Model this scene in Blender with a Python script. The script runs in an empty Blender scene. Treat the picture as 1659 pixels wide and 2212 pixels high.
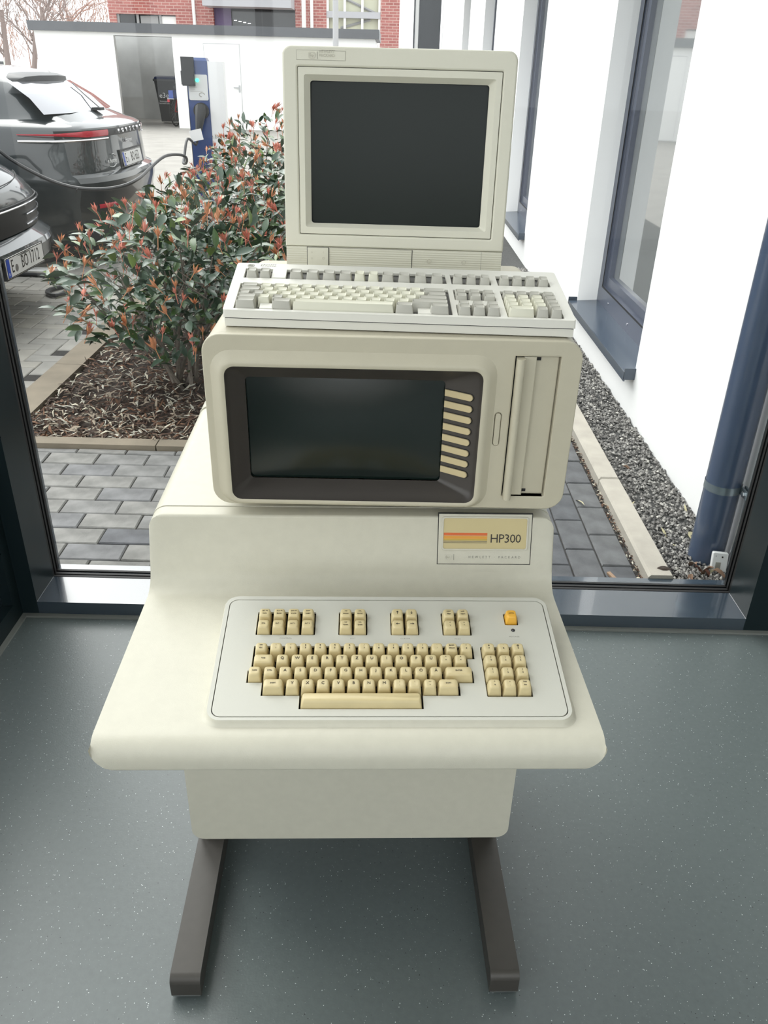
import bpy, bmesh, math, random
from math import sin, cos, pi, radians, sqrt, atan2
from mathutils import Vector, Matrix, Euler

# ------------------------------------------------------------------ camera, world, exposure
SC = bpy.context.scene
COL = SC.collection
IW, IH, FPX = 1659.0, 2212.0, 1744.77
PITCH, ROLL, YAW, CAMH = radians(28.6386), radians(1.5501), radians(0.2653), 1.38565
_fw = Vector((sin(YAW)*cos(PITCH), cos(YAW)*cos(PITCH), -sin(PITCH)))
_r0 = Vector((cos(YAW), -sin(YAW), 0)); _u0 = _r0.cross(_fw)
_rt = cos(ROLL)*_r0 + sin(ROLL)*_u0; _up = -sin(ROLL)*_r0 + cos(ROLL)*_u0
cd = bpy.data.cameras.new('camera'); cam = bpy.data.objects.new('camera', cd); COL.objects.link(cam)
cd.sensor_fit = 'VERTICAL'; cd.sensor_height = 24.0; cd.lens = FPX*24.0/IH
cd.clip_start = 0.02; cd.clip_end = 400
cam.matrix_world = Matrix(((_rt.x,_up.x,-_fw.x,0),(_rt.y,_up.y,-_fw.y,0),(_rt.z,_up.z,-_fw.z,CAMH),(0,0,0,1)))
SC.camera = cam

w = bpy.data.worlds.new('overcast_sky'); SC.world = w; w.use_nodes = True
bg = w.node_tree.nodes['Background']
bg.inputs[0].default_value = (0.96, 0.98, 1.0, 1); bg.inputs[1].default_value = 1.0
sun = bpy.data.lights.new('veiled_sun', 'SUN'); so = bpy.data.objects.new('veiled_sun', sun); COL.objects.link(so)
sun.energy = 1.15; sun.angle = radians(50); sun.color = (1, 0.98, 0.95)
so.rotation_euler = (radians(-40), 0, radians(40))       # high, beyond the glazing on the left
vs = SC.view_settings
vs.view_transform = 'Standard'; vs.look = 'None'; vs.gamma = 1; vs.use_curve_mapping = False
vs.exposure = 1.2
SC.cycles.max_bounces = 10; SC.cycles.transparent_max_bounces = 12; SC.cycles.glossy_bounces = 4
SC.cycles.use_denoising = True

def ray(x, y):
    return _fw + _rt*((x-IW/2)/FPX) - _up*((y-IH/2)/FPX)
def at(x, y, Y):                       # world point seen at a photo position, at depth Y
    d = ray(x, y); return Vector((0, 0, CAMH)) + d*(Y/d.y)
def onz(x, y, z=0.0):
    d = ray(x, y); return Vector((0, 0, CAMH)) + d*((z-CAMH)/d.z)

# ------------------------------------------------------------------ materials
def _nt(name):
    m = bpy.data.materials.new(name); m.use_nodes = True
    nt = m.node_tree; return m, nt, nt.nodes['Principled BSDF']
def mat(name, col, rough=0.5, metal=0.0, spec=0.5, coat=0.0, var=0.0, vscale=20.0, bump=0.0, bscale=300.0, emit=0.0, coords='Object', detail=4):
    m, nt, b = _nt(name)
    b.inputs['Base Color'].default_value = (*col, 1); b.inputs['Roughness'].default_value = rough
    b.inputs['Metallic'].default_value = metal; b.inputs['Specular IOR Level'].default_value = spec
    b.inputs['Coat Weight'].default_value = coat; b.inputs['Coat Roughness'].default_value = 0.04
    if emit:
        b.inputs['Emission Color'].default_value = (*col, 1); b.inputs['Emission Strength'].default_value = emit
    if var or bump:
        tc = nt.nodes.new('ShaderNodeTexCoord')
    if var:
        n = nt.nodes.new('ShaderNodeTexNoise'); n.inputs['Scale'].default_value = vscale; n.inputs['Detail'].default_value = detail
        nt.links.new(tc.outputs[coords], n.inputs['Vector'])
        r = nt.nodes.new('ShaderNodeMapRange'); r.inputs[1].default_value = 0.25; r.inputs[2].default_value = 0.75
        r.inputs[3].default_value = 1-var; r.inputs[4].default_value = 1+var
        nt.links.new(n.outputs['Fac'], r.inputs[0])
        mx = nt.nodes.new('ShaderNodeMix'); mx.data_type = 'RGBA'; mx.blend_type = 'MULTIPLY'; mx.inputs[0].default_value = 1
        mx.inputs[6].default_value = (*col, 1); nt.links.new(r.outputs[0], mx.inputs[7]); nt.links.new(mx.outputs[2], b.inputs['Base Color'])
    if bump:
        n2 = nt.nodes.new('ShaderNodeTexNoise'); n2.inputs['Scale'].default_value = bscale; n2.inputs['Detail'].default_value = 2
        nt.links.new(tc.outputs[coords], n2.inputs['Vector'])
        bp = nt.nodes.new('ShaderNodeBump'); bp.inputs['Strength'].default_value = bump; bp.inputs['Distance'].default_value = 0.002
        nt.links.new(n2.outputs['Fac'], bp.inputs['Height']); nt.links.new(bp.outputs[0], b.inputs['Normal'])
    return m
def ramp_island(name, stops, rough=0.7, spec=0.3):
    m, nt, b = _nt(name)
    g = nt.nodes.new('ShaderNodeNewGeometry'); cr = nt.nodes.new('ShaderNodeValToRGB'); cr.color_ramp.interpolation = 'CONSTANT'
    e = cr.color_ramp.elements
    e[0].position = stops[0][0]; e[0].color = (*stops[0][1], 1); e[1].position = stops[1][0]; e[1].color = (*stops[1][1], 1)
    for p_, c in stops[2:]:
        k = e.new(p_); k.color = (*c, 1)
    nt.links.new(g.outputs['Random Per Island'], cr.inputs[0]); nt.links.new(cr.outputs[0], b.inputs['Base Color'])
    b.inputs['Roughness'].default_value = rough; b.inputs['Specular IOR Level'].default_value = spec
    return m
def glass_mat(name, tint=(1, 1, 1), refl=1.0, rough=0.0):
    m = bpy.data.materials.new(name); m.use_nodes = True; nt = m.node_tree; nt.nodes.clear()
    o = nt.nodes.new('ShaderNodeOutputMaterial'); mx = nt.nodes.new('ShaderNodeMixShader')
    t = nt.nodes.new('ShaderNodeBsdfTransparent'); t.inputs[0].default_value = (*tint, 1)
    g = nt.nodes.new('ShaderNodeBsdfGlossy'); g.inputs['Roughness'].default_value = rough
    f = nt.nodes.new('ShaderNodeFresnel'); ge = nt.nodes.new('ShaderNodeNewGeometry'); io = nt.nodes.new('ShaderNodeMapRange')
    io.inputs[3].default_value = 1.45; io.inputs[4].default_value = 1/1.45        # thin sheet: the same reflectance from both sides
    nt.links.new(ge.outputs['Backfacing'], io.inputs[0]); nt.links.new(io.outputs[0], f.inputs[0])
    mu = nt.nodes.new('ShaderNodeMath'); mu.operation = 'MULTIPLY'; mu.inputs[1].default_value = refl
    nt.links.new(f.outputs[0], mu.inputs[0]); nt.links.new(mu.outputs[0], mx.inputs[0])
    nt.links.new(t.outputs[0], mx.inputs[1]); nt.links.new(g.outputs[0], mx.inputs[2]); nt.links.new(mx.outputs[0], o.inputs[0])
    return m
def floor_mat():
    m, nt, b = _nt('speckled_vinyl')
    tc = nt.nodes.new('ShaderNodeTexCoord')
    def specks(scale, thr, rad, seed):
        mp = nt.nodes.new('ShaderNodeMapping'); mp.inputs['Location'].default_value = (seed, seed*.7, 0)
        nt.links.new(tc.outputs['Object'], mp.inputs[0])
        v = nt.nodes.new('ShaderNodeTexVoronoi'); v.inputs['Scale'].default_value = scale; nt.links.new(mp.outputs[0], v.inputs['Vector'])
        sep = nt.nodes.new('ShaderNodeSeparateColor'); nt.links.new(v.outputs['Color'], sep.inputs[0])
        a = nt.nodes.new('ShaderNodeMath'); a.operation = 'GREATER_THAN'; a.inputs[1].default_value = thr; nt.links.new(sep.outputs[0], a.inputs[0])
        c = nt.nodes.new('ShaderNodeMath'); c.operation = 'LESS_THAN'; c.inputs[1].default_value = rad; nt.links.new(v.outputs['Distance'], c.inputs[0])
        d = nt.nodes.new('ShaderNodeMath'); d.operation = 'MULTIPLY'; nt.links.new(a.outputs[0], d.inputs[0]); nt.links.new(c.outputs[0], d.inputs[1])
        return d
    n = nt.nodes.new('ShaderNodeTexNoise'); n.inputs['Scale'].default_value = 90; nt.links.new(tc.outputs['Object'], n.inputs['Vector'])
    cr = nt.nodes.new('ShaderNodeValToRGB'); cr.color_ramp.elements[0].color = (.092, .112, .111, 1); cr.color_ramp.elements[1].color = (.120, .144, .143, 1)
    nt.links.new(n.outputs['Fac'], cr.inputs[0]); last = cr.outputs[0]
    for sc, th, rd, sd, col in ((150, .95, .16, 0, (.42, .47, .46)), (330, .975, .24, 5, (.75, .8, .78)), (170, .94, .16, 9, (.02, .025, .025)), (420, .96, .22, 13, (.30, .34, .33))):
        d = specks(sc, th, rd, sd); mx = nt.nodes.new('ShaderNodeMix'); mx.data_type = 'RGBA'
        nt.links.new(d.outputs[0], mx.inputs[0]); nt.links.new(last, mx.inputs[6]); mx.inputs[7].default_value = (*col, 1); last = mx.outputs[2]
    nt.links.new(last, b.inputs['Base Color']); b.inputs['Roughness'].default_value = .36; b.inputs['Specular IOR Level'].default_value = .55
    n2 = nt.nodes.new('ShaderNodeTexNoise'); n2.inputs['Scale'].default_value = 260; nt.links.new(tc.outputs['Object'], n2.inputs['Vector'])
    bp = nt.nodes.new('ShaderNodeBump'); bp.inputs['Strength'].default_value = .12; bp.inputs['Distance'].default_value = .002
    nt.links.new(n2.outputs['Fac'], bp.inputs['Height']); nt.links.new(bp.outputs[0], b.inputs['Normal'])
    return m
def brick_mat(name, scale, axis='X'):
    m, nt, b = _nt(name)
    tc = nt.nodes.new('ShaderNodeTexCoord'); mp = nt.nodes.new('ShaderNodeMapping')
    nt.links.new(tc.outputs['Object'], mp.inputs[0])
    t = nt.nodes.new('ShaderNodeTexBrick'); t.inputs['Scale'].default_value = scale
    t.inputs['Color1'].default_value = (.30, .085, .075, 1); t.inputs['Color2'].default_value = (.42, .15, .13, 1); t.inputs['Mortar'].default_value = (.50, .33, .29, 1)
    t.inputs['Mortar Size'].default_value = .010; t.inputs['Brick Width'].default_value = .26; t.inputs['Row Height'].default_value = .085
    nt.links.new(mp.outputs[0], t.inputs['Vector']); nt.links.new(t.outputs[0], b.inputs['Base Color']); b.inputs['Roughness'].default_value = .85
    return m
def wave_mat(name, col, scale, rough):
    m, nt, b = _nt(name); b.inputs['Base Color'].default_value = (*col, 1); b.inputs['Roughness'].default_value = rough
    tc = nt.nodes.new('ShaderNodeTexCoord'); wv = nt.nodes.new('ShaderNodeTexWave'); wv.bands_direction = 'Y'; wv.inputs['Scale'].default_value = scale
    nt.links.new(tc.outputs['Object'], wv.inputs['Vector'])
    bp = nt.nodes.new('ShaderNodeBump'); bp.inputs['Strength'].default_value = .35; bp.inputs['Distance'].default_value = .0012
    nt.links.new(wv.outputs['Fac'], bp.inputs['Height']); nt.links.new(bp.outputs[0], b.inputs['Normal']); return m
M = {}
def mk(k, *a, **kw): M[k] = mat(k, *a, **kw)
mk('console', (.565, .545, .45), .42, var=.03, vscale=60, bump=.10, bscale=900)
mk('panel', (.55, .545, .48), .45, bump=.05, bscale=900)
mk('display_case', (.51, .475, .365), .45, var=.02, vscale=40, bump=.08, bscale=900)
mk('monitor_case', (.67, .655, .55), .5, bump=.08, bscale=1100)
M['ribbed'] = wave_mat('ribbed', (.64, .625, .52), 90, .5)
mk('kb_case', (.69, .68, .615), .42, bump=.06, bscale=1100)
mk('kb_light', (.66, .65, .53), .42); mk('kb_grey', (.45, .44, .385), .45); mk('kb_bed', (.13, .128, .12), .6)
mk('key', (.60, .50, .275), .34, var=.06, vscale=45); mk('key_orange', (.78, .42, .05), .35)
mk('print', (.03, .025, .02), .6); mk('print_grey', (.30, .29, .25), .6); mk('seam', (.03, .03, .028), .8)
mk('white_print', (.8, .8, .8), .6)
mk('dark_well', (.012, .012, .012), .8)
mk('bezel', (.060, .053, .047), .42, bump=.1, bscale=1500)
mk('softkey', (.58, .48, .28), .4)
mk('badge_gold', (.50, .42, .22), .38, metal=.25); mk('badge_rim', (.55, .53, .44), .3)
mk('stripe_red', (.62, .12, .02), .4); mk('stripe_orange', (.66, .30, .03), .4); mk('stripe_yellow', (.50, .34, .04), .4)
mk('crt', (.006, .012, .010), .2, spec=.55, coat=.0); mk('crt_matte', (.007, .012, .010), .30, spec=.28)
mk('leg', (.058, .053, .046), .42, metal=.1, var=.06, vscale=60); mk('metal', (.6, .6, .6), .25, metal=1); mk('chrome', (.8, .8, .82), .12, metal=1)
mk('frame', (.010, .018, .021), .30, spec=.22, bump=.02, bscale=700); mk('gasket', (.006, .006, .006), .6)
mk('frame_sill', (.034, .050, .068), .2, spec=1.0, coat=.7); mk('bead', (.19, .20, .185), .5)
mk('white_paint', (.82, .82, .80), .6); mk('render_white', (.90, .90, .89), .8, bump=.1, bscale=200)
mk('ceiling', (.85, .85, .83), .8)
for i, c in enumerate(((.172, .171, .165), (.150, .151, .153), (.186, .183, .171), (.098, .100, .108))):
    mk('paver%d' % i, c, .75, var=.45, vscale=12, bump=.5, bscale=180, detail=8, coords='Object')
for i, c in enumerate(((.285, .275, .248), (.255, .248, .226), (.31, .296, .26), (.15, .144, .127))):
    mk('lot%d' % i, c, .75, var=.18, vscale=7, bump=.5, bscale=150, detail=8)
for i, c in enumerate(((.084, .086, .091), (.098, .100, .103), (.072, .075, .082))):
    mk('dpaver%d' % i, c, .72, var=.45, vscale=13, bump=.5, bscale=180, detail=8)
mk('joint', (.035, .033, .030), .95, var=.3, vscale=60); mk('lot_ground', (.30, .285, .26), .85, var=.12, vscale=3)
mk('edging', (.215, .182, .134), .8, var=.18, vscale=8, bump=.4, bscale=120); mk('kerb', (.39, .362, .31), .8, var=.12, vscale=14, bump=.5, bscale=160)
mk('soil', (.045, .032, .024), .95, var=.4, vscale=40, bump=.8, bscale=60)
M['mulch'] = ramp_island('mulch', [(0, (.045, .028, .02)), (.3, (.09, .05, .033)), (.52, (.16, .085, .05)), (.66, (.30, .25, .19)), (.84, (.46, .44, .37)), (.95, (.58, .54, .42))], .8)
M['gravel'] = ramp_island('gravel', [(0, (.08, .076, .072)), (.2, (.16, .153, .144)), (.5, (.25, .24, .225)), (.8, (.38, .365, .34)), (.95, (.56, .54, .49))], .6)
mk('gravel_base', (.06, .06, .058), .9, var=.4, vscale=90)
mk('leaf_dark', (.045, .085, .05), .30, spec=.6, var=.25, vscale=8); mk('leaf_mid', (.065, .125, .035), .32, spec=.6, var=.25, vscale=8)
mk('leaf_light', (.13, .20, .04), .38, spec=.5); mk('leaf_red', (.60, .21, .15), .5, spec=.3, var=.3, vscale=30); mk('leaf_orange', (.58, .26, .13), .45, spec=.4, var=.2, vscale=30)
M['leaf_mix'] = ramp_island('leaf_mix', [(0, (.04, .075, .045)), (.45, (.055, .10, .05)), (.75, (.065, .125, .035)), (.93, (.12, .19, .04))], .3, .6)
mk('bark', (.16, .135, .11), .85, var=.3, vscale=40); mk('dry_leaf', (.20, .12, .075), .8, var=.3, vscale=40); mk('dry_leaf_pale', (.46, .42, .26), .8, var=.2, vscale=40); mk('dry_leaf_red', (.17, .07, .045), .7)
mk('car_black', (.006, .013, .016), .3, metal=.0, spec=.5, coat=1.0); mk('car_trim', (.015, .016, .017), .4); mk('car_glass', (.02, .022, .026), .04, spec=.8); mk('rear_glass', (.16, .165, .19), .06, metal=.6, spec=1.0, coat=1.0)
mk('tail_red', (.45, .012, .03), .2, coat=.6); mk('tyre', (.012, .012, .012), .8); mk('plate_white', (.72, .72, .70), .4); mk('eu_blue', (.02, .07, .42), .4)
mk('post_blue', (.012, .045, .18), .25, coat=.4); mk('post_white', (.84, .84, .84), .5); mk('black_plastic', (.014, .015, .016), .45); mk('screen_label', (.66, .67, .66), .5)
mk('led_green', (.05, .8, .45), .4, emit=1.2)
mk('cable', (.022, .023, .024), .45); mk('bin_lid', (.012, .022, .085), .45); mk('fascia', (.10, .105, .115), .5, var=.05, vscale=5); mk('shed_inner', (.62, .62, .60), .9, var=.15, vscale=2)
M['brick'] = brick_mat('brick', 1.0)
mk('win_dark', (.03, .032, .035), .08, spec=.6); mk('grey_frame', (.30, .30, .30), .5); mk('balcony', (.42, .42, .44), .6); mk('purple_blind', (.16, .12, .22), .8); mk('stair_glow', (.55, .55, .42), .7)
mk('dark_panel', (.014, .018, .024), .35); mk('pipe_blue', (.062, .088, .145), .24, spec=.6, coat=.3); mk('sill_metal', (.060, .080, .110), .2, spec=.6); mk('win_frame', (.075, .088, .125), .3, spec=.5)
M['pane'] = glass_mat('pane', (.985, .995, .99), .6); M['pane_dim'] = glass_mat('pane_dim', (.55, .58, .58), 1.6)
mk('grass', (.22, .27, .07), .9, var=.2, vscale=1); mk('twig', (.26, .20, .18), .9); mk('twig_red', (.38, .24, .20), .9); mk('far_car', (.7, .7, .72), .2, coat=.5); mk('fence', (.06, .065, .075), .5)
mk('rust', (.30, .2, .13), .8); mk('bike_blue', (.03, .08, .35), .4); mk('bike_red', (.5, .03, .03), .4); mk('steel', (.45, .46, .47), .3, metal=.9); mk('device_white', (.76, .77, .76), .5)
mk('clamp', (.25, .30, .33), .25, metal=.6); mk('moss', (.20, .20, .09), .95); mk('pole_grey', (.42, .42, .43), .5)
mk('win_glass', (.20, .215, .215), .02, spec=1.0, coat=1.0)
mk('led_white', (1, 1, 1), .5, emit=1.5)
M['floor'] = floor_mat()

# ------------------------------------------------------------------ mesh helpers
def link(o, parent=None):
    COL.objects.link(o)
    if parent is not None: o.parent = parent
    return o
def finish(me, m, smooth=35):
    if m is not None and not me.materials: me.materials.append(M[m] if isinstance(m, str) else m)
    if smooth:
        for pl in me.polygons: pl.use_smooth = True
        me.set_sharp_from_angle(angle=radians(smooth))
    return me
def obj(name, me, parent=None, mw=None):
    o = bpy.data.objects.new(name, me); link(o, parent)
    if mw is not None: o.matrix_local = mw
    return o
class MB:
    def __init__(s): s.v = []; s.f = []
    def add(s, vs, fs):
        n = len(s.v); s.v += [tuple(x) for x in vs]; s.f += [tuple(n+i for i in f) for f in fs]
    def box(s, x0, y0, z0, x1, y1, z1):
        s.add([(x0,y0,z0),(x1,y0,z0),(x1,y1,z0),(x0,y1,z0),(x0,y0,z1),(x1,y0,z1),(x1,y1,z1),(x0,y1,z1)],
              [(3,2,1,0),(4,5,6,7),(0,1,5,4),(1,2,6,5),(2,3,7,6),(3,0,4,7)]); return s
    def quad(s, a, b, c, d): s.add([a, b, c, d], [(0,1,2,3)]); return s
    def loft(s, rings, cap0=True, cap1=True, closed=True):
        n = len(rings[0]); base = len(s.v)
        for r in rings: s.v += [tuple(x) for x in r]
        for i in range(len(rings)-1):
            for j in range(n if closed else n-1):
                k = (j+1) % n
                s.f.append((base+i*n+j, base+i*n+k, base+(i+1)*n+k, base+(i+1)*n+j))
        if cap0: s.f.append(tuple(base+j for j in reversed(range(n))))
        if cap1: s.f.append(tuple(base+(len(rings)-1)*n+j for j in range(n)))
        return s
    def tube(s, pts, r, n=8, cap=True):
        pts = [Vector(p) for p in pts]; rr_ = r if isinstance(r, (list, tuple)) else [r]*len(pts)
        rings = []; ref = None
        for i, p in enumerate(pts):
            t = (pts[min(i+1, len(pts)-1)]-pts[max(i-1, 0)]).normalized()
            if ref is None: ref = Vector((0,0,1)) if abs(t.z) < .9 else Vector((1,0,0))
            a = t.cross(ref).normalized(); b = a.cross(t); ref = b
            rings.append([p+(a*cos(2*pi*k/n)+b*sin(2*pi*k/n))*rr_[i] for k in range(n)])
        return s.loft(rings, cap, cap)
    def prism_x(s, poly, x0, x1):           # (y, z) outline, extruded along x
        return s.loft([[(x0, y, z) for y, z in poly], [(x1, y, z) for y, z in poly]])
    def mesh(s, name, m, smooth=35):
        me = bpy.data.meshes.new(name); me.from_pydata(s.v, [], s.f)
        bm = bmesh.new(); bm.from_mesh(me); bmesh.ops.recalc_face_normals(bm, faces=bm.faces); bm.to_mesh(me); bm.free()
        return finish(me, m, smooth)
    def raw(s, name, m, smooth=0):
        me = bpy.data.meshes.new(name); me.from_pydata(s.v, [], s.f); return finish(me, m, smooth)
    def build(s, name, m, parent=None, mw=None, smooth=35): return obj(name, s.mesh(name, m, smooth), parent, mw)
def rr(x0, y0, x1, y1, r, n=5):
    out = []
    for cx, cy, a0 in ((x1-r, y1-r, 0), (x0+r, y1-r, 90), (x0+r, y0+r, 180), (x1-r, y0+r, 270)):
        for k in range(n+1):
            a = radians(a0+90*k/n); out.append((cx+r*cos(a), cy+r*sin(a)))
    return out
def rc(x0, y0, x1, y1): return [(x0,y0),(x1,y0),(x1,y1),(x0,y1)]
def circ(cx, cy, r, n=20): return [(cx+r*cos(2*pi*k/n), cy+r*sin(2*pi*k/n)) for k in range(n)]
def _curve_to_mesh(cu, name):
    o = bpy.data.objects.new('tmp', cu); COL.objects.link(o)
    dg = bpy.context.evaluated_depsgraph_get(); dg.update()
    me = bpy.data.meshes.new_from_object(o.evaluated_get(dg)); bpy.data.objects.remove(o); bpy.data.curves.remove(cu); me.name = name; return me
def plate_mesh(name, outlines, z0, z1, m, bevel=0.0, smooth=35, seg=2):
    cu = bpy.data.curves.new(name, 'CURVE'); cu.dimensions = '2D'; cu.fill_mode = 'BOTH'
    for ol in outlines:
        sp = cu.splines.new('POLY'); sp.points.add(len(ol)-1); sp.use_cyclic_u = True
        for i, (x, y) in enumerate(ol): sp.points[i].co = (x, y, 0, 1)
    cu.extrude = max((z1-z0)/2-bevel, 1e-5); cu.bevel_depth = bevel; cu.bevel_resolution = seg; cu.offset = -bevel
    me = _curve_to_mesh(cu, name); me.transform(Matrix.Translation((0, 0, (z0+z1)/2))); me.materials.clear()
    return finish(me, m, smooth)
def plate(name, outlines, z0, z1, m, parent=None, mw=None, bevel=0.0, smooth=35, seg=2):
    return obj(name, plate_mesh(name, outlines, z0, z1, m, bevel, smooth, seg), parent, mw)
_tc = {}
def text_mesh(body, size, m, ext=.0002, spacing=1.0, align='CENTER', sx=1.0, res=2):
    k = (body, round(size, 5), m, spacing, align, round(sx, 3), ext)
    if k in _tc: return _tc[k]
    cu = bpy.data.curves.new('txt', 'FONT'); cu.body = body; cu.size = size; cu.align_x = align; cu.align_y = 'CENTER'
    cu.extrude = ext; cu.space_character = spacing; cu.resolution_u = res
    me = _curve_to_mesh(cu, 'lettering'); me.transform(Matrix.Diagonal((sx, 1, 1, 1))); me.materials.clear(); finish(me, m, 0); _tc[k] = me; return me
def text(name, body, size, m, parent, mw, **kw): return obj(name, text_mesh(body, size, m, **kw), parent, mw)
T = Matrix.Translation
def RX(a): return Matrix.Rotation(radians(a), 4, 'X')
def RY(a): return Matrix.Rotation(radians(a), 4, 'Y')
def RZ(a): return Matrix.Rotation(radians(a), 4, 'Z')
UP = RX(90)                                # plate plane (x, y) -> (x, z), facing -y
def thing(name, label, cat, loc=(0,0,0), rz=0.0, group=None, mw=None):
    o = bpy.data.objects.new(name, None); COL.objects.link(o); o.empty_display_size = .05
    o.location = loc; o.rotation_euler = (0, 0, radians(rz))
    if mw is not None: o.matrix_world = mw
    o['label'] = label; o['category'] = cat
    if group: o['group'] = group
    return o
def tag(o, label, cat, group=None):
    o['label'] = label; o['category'] = cat
    if group: o['group'] = group
    return o
def struct(o): o['kind'] = 'structure'; return o
def sroot(name, loc=(0,0,0)):
    o = bpy.data.objects.new(name, None); COL.objects.link(o); o.location = loc; o.empty_display_size = .05; return struct(o)
def copy(o, parent, mw):
    c = o.copy(); link(c, parent); c.matrix_local = mw; return c

# ================================================================== the room
X0, X1, YF = -.966, 1.044, 1.875            # window reveal left/right, inner plane of the front glazing
struct(MB().box(-1.06, -3.5, -.06, 3.5, YF, 0).build('floor', 'floor', smooth=0))
struct(MB().box(-1.06, -3.6, 3.9, 3.6, 2.1, 4.1).build('ceiling', 'ceiling', smooth=0))
# front glazing
w1 = sroot('window_1')
MB().box(X0, YF, -.02, X1, 2.004, .045).build('bottom_rail', 'frame_sill', w1, smooth=0)
MB().box(-1.06, YF, -.02, X0, 2.004, 3.9).build('mullion', 'frame', w1, smooth=0)
MB().box(X1, YF, -.02, 1.30, 2.004, 3.9).build('mullion', 'frame', w1, smooth=0)
MB().box(-1.06, 2.004, -.02, X0-.008, 2.070, 3.9).build('glazing_rebate', 'frame', w1, smooth=0)
MB().box(X1+.008, 2.004, -.02, 1.30, 2.070, 3.9).build('glazing_rebate', 'frame', w1, smooth=0)
MB().box(X0, YF, 3.72, X1, 2.10, 3.9).build('top_rail', 'frame', w1, smooth=0)
MB().box(X0-.008, 2.004, -.02, X1+.008, 2.068, .036).build('glazing_bead', 'frame_sill', w1, smooth=0)
MB().box(-.983, 2.072, -.02, 1.083, 2.10, .028).build('outer_rail', 'frame_sill', w1, smooth=0)
for i, y in enumerate((2.005, 2.024, 2.046)):
    MB().box(X0-.008, y, .034, X1+.008, y+.009, .046-.003*i).build('gasket', 'gasket', w1, smooth=0)
for s, xw in ((1, X0-.008), (-1, X1+.008)):
    for i, y in enumerate((2.006, 2.026, 2.048)):
        a, b = sorted((xw-s*.01, xw+s*(.007-.0015*i))); MB().box(a, y, .043, b, y+.009, 3.72).build('gasket', 'gasket', w1, smooth=0)
for a, b in ((-1.06, -.983), (1.083, 1.30)): MB().box(a, 2.072, -.02, b, 2.10, 3.72).build('outer_rail', 'frame_sill', w1, smooth=0)
MB().box(X0-.012, 2.0702, .02, X1+.012, 2.0718, 3.73).build('glass_pane', 'pane', w1, smooth=0)
for k in (0, 1):                              # mitred corner seams on the reveal
    MB().box((X0-.0006, X1-.0006)[k], YF, .0445, (X0+.0006, X1+.0006)[k], 2.004, .0456).build('corner_seam', 'metal', w1, smooth=0)
struct(MB().box(-1.012, YF-.014, 0, 1.30, YF+.002, .0055).build('trim_1', 'bead', smooth=0))
# left side: dark aluminium panel below, unseen glazing above added to bring in light
wl = sroot('wall_left')
MB().box(-1.06, -3.5, 0, -1.012, YF, .062).build('bottom_rail', 'frame', wl, smooth=0)
MB().box(-1.06, YF-.045, .062, -1.012, YF, 3.9).build('post', 'frame', wl, smooth=0)
MB().box(-1.06, -3.5, .062, -1.04, YF-.045, .50).build('infill_panel', 'frame_sill', wl, smooth=0)
struct(MB().box(-1.013, -3.5, 0, -.998, YF-.012, .0055).build('trim_2', 'bead', smooth=0))
w2 = sroot('window_2')
MB().box(-1.06, -3.5, .50, -1.012, YF-.045, .56).build('bottom_rail', 'frame', w2, smooth=0)
MB().box(-1.06, -3.5, 3.72, -1.012, YF-.045, 3.9).build('top_rail', 'frame', w2, smooth=0)
for y in (.2, -1.5, -3.2): MB().box(-1.06, y, .56, -1.012, y+.07, 3.72).build('mullion', 'frame', w2, smooth=0)
MB().box(-1.04, -3.45, .55, -1.036, YF-.06, 3.73).build('glass_pane', 'pane', w2, smooth=0)
# right side wall, unseen back glazing made full height to let in light
struct(MB().box(3.5, -3.6, 0, 3.6, 2.1, 3.9).build('wall_right', 'white_paint', smooth=0))
struct(MB().box(1.30, YF, 0, 3.5, 2.1, 3.9).build('wall_front', 'white_paint', smooth=0))
w3 = sroot('window_3')
MB().box(-1.06, -3.6, 0, 3.5, -3.5, .10).build('bottom_rail', 'frame', w3, smooth=0)
MB().box(-1.06, -3.6, 3.72, 3.5, -3.5, 3.9).build('top_rail', 'frame', w3, smooth=0)
for x in (-1.06, .45, 1.95, 3.40): MB().box(x, -3.6, .1, x+.08, -3.5, 3.72).build('mullion', 'frame', w3, smooth=0)
MB().box(-1.0, -3.552, .08, 3.45, -3.548, 3.74).build('glass_pane', 'pane', w3, smooth=0)

# ================================================================== ground outside
rnd = random.Random(4)
struct(MB().box(-70, -40, -.10, 60, 90, -.014).build('forecourt', 'lot_ground', smooth=0))
def paver_mesh(name, lx, ly, m, ch=.004, h=.05):
    b = MB(); x, y = lx/2, ly/2
    b.loft([[(-x,-y,-h),(x,-y,-h),(x,y,-h),(-x,y,-h)], [(-x,-y,-ch),(x,-y,-ch),(x,y,-ch),(-x,y,-ch)], [(-x+ch,-y+ch,0),(x-ch,-y+ch,0),(x-ch,y-ch,0),(-x+ch,y-ch,0)]], False, True)
    return b.mesh(name, m, 0)
path = sroot('path')
MB().box(-1.72, 2.10, -.08, .835, 3.02, -.007).build('joint_sand', 'joint', path, smooth=0)
MB().box(-.30, 3.02, -.08, .835, 14, -.007).build('joint_sand', 'joint', path, smooth=0)
MB().box(-.9, 2.095, -.02, 1.0, 2.106, -.001).build('drain_edge', 'joint', path, smooth=0)
_pm = {}
def paver(parent, cx, cy, lx, ly, pal):
    k = (round(lx, 3), round(ly, 3), pal)
    if k not in _pm: _pm[k] = paver_mesh('paver', lx, ly, pal)
    o = obj('paver', _pm[k], parent); o.location = (cx, cy, rnd.uniform(-.0022, .0008)); o.rotation_euler = (rnd.gauss(0, .003), rnd.gauss(0, .003), rnd.gauss(0, .004)); return o
J = .0045
rows = [(905, 425), (500, 545), (705, 690), (905, 835), (1135, 990), (690, 1143), (915, 1320), (1165, 1503), (700, 1655), (1045, 1760)]
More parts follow.
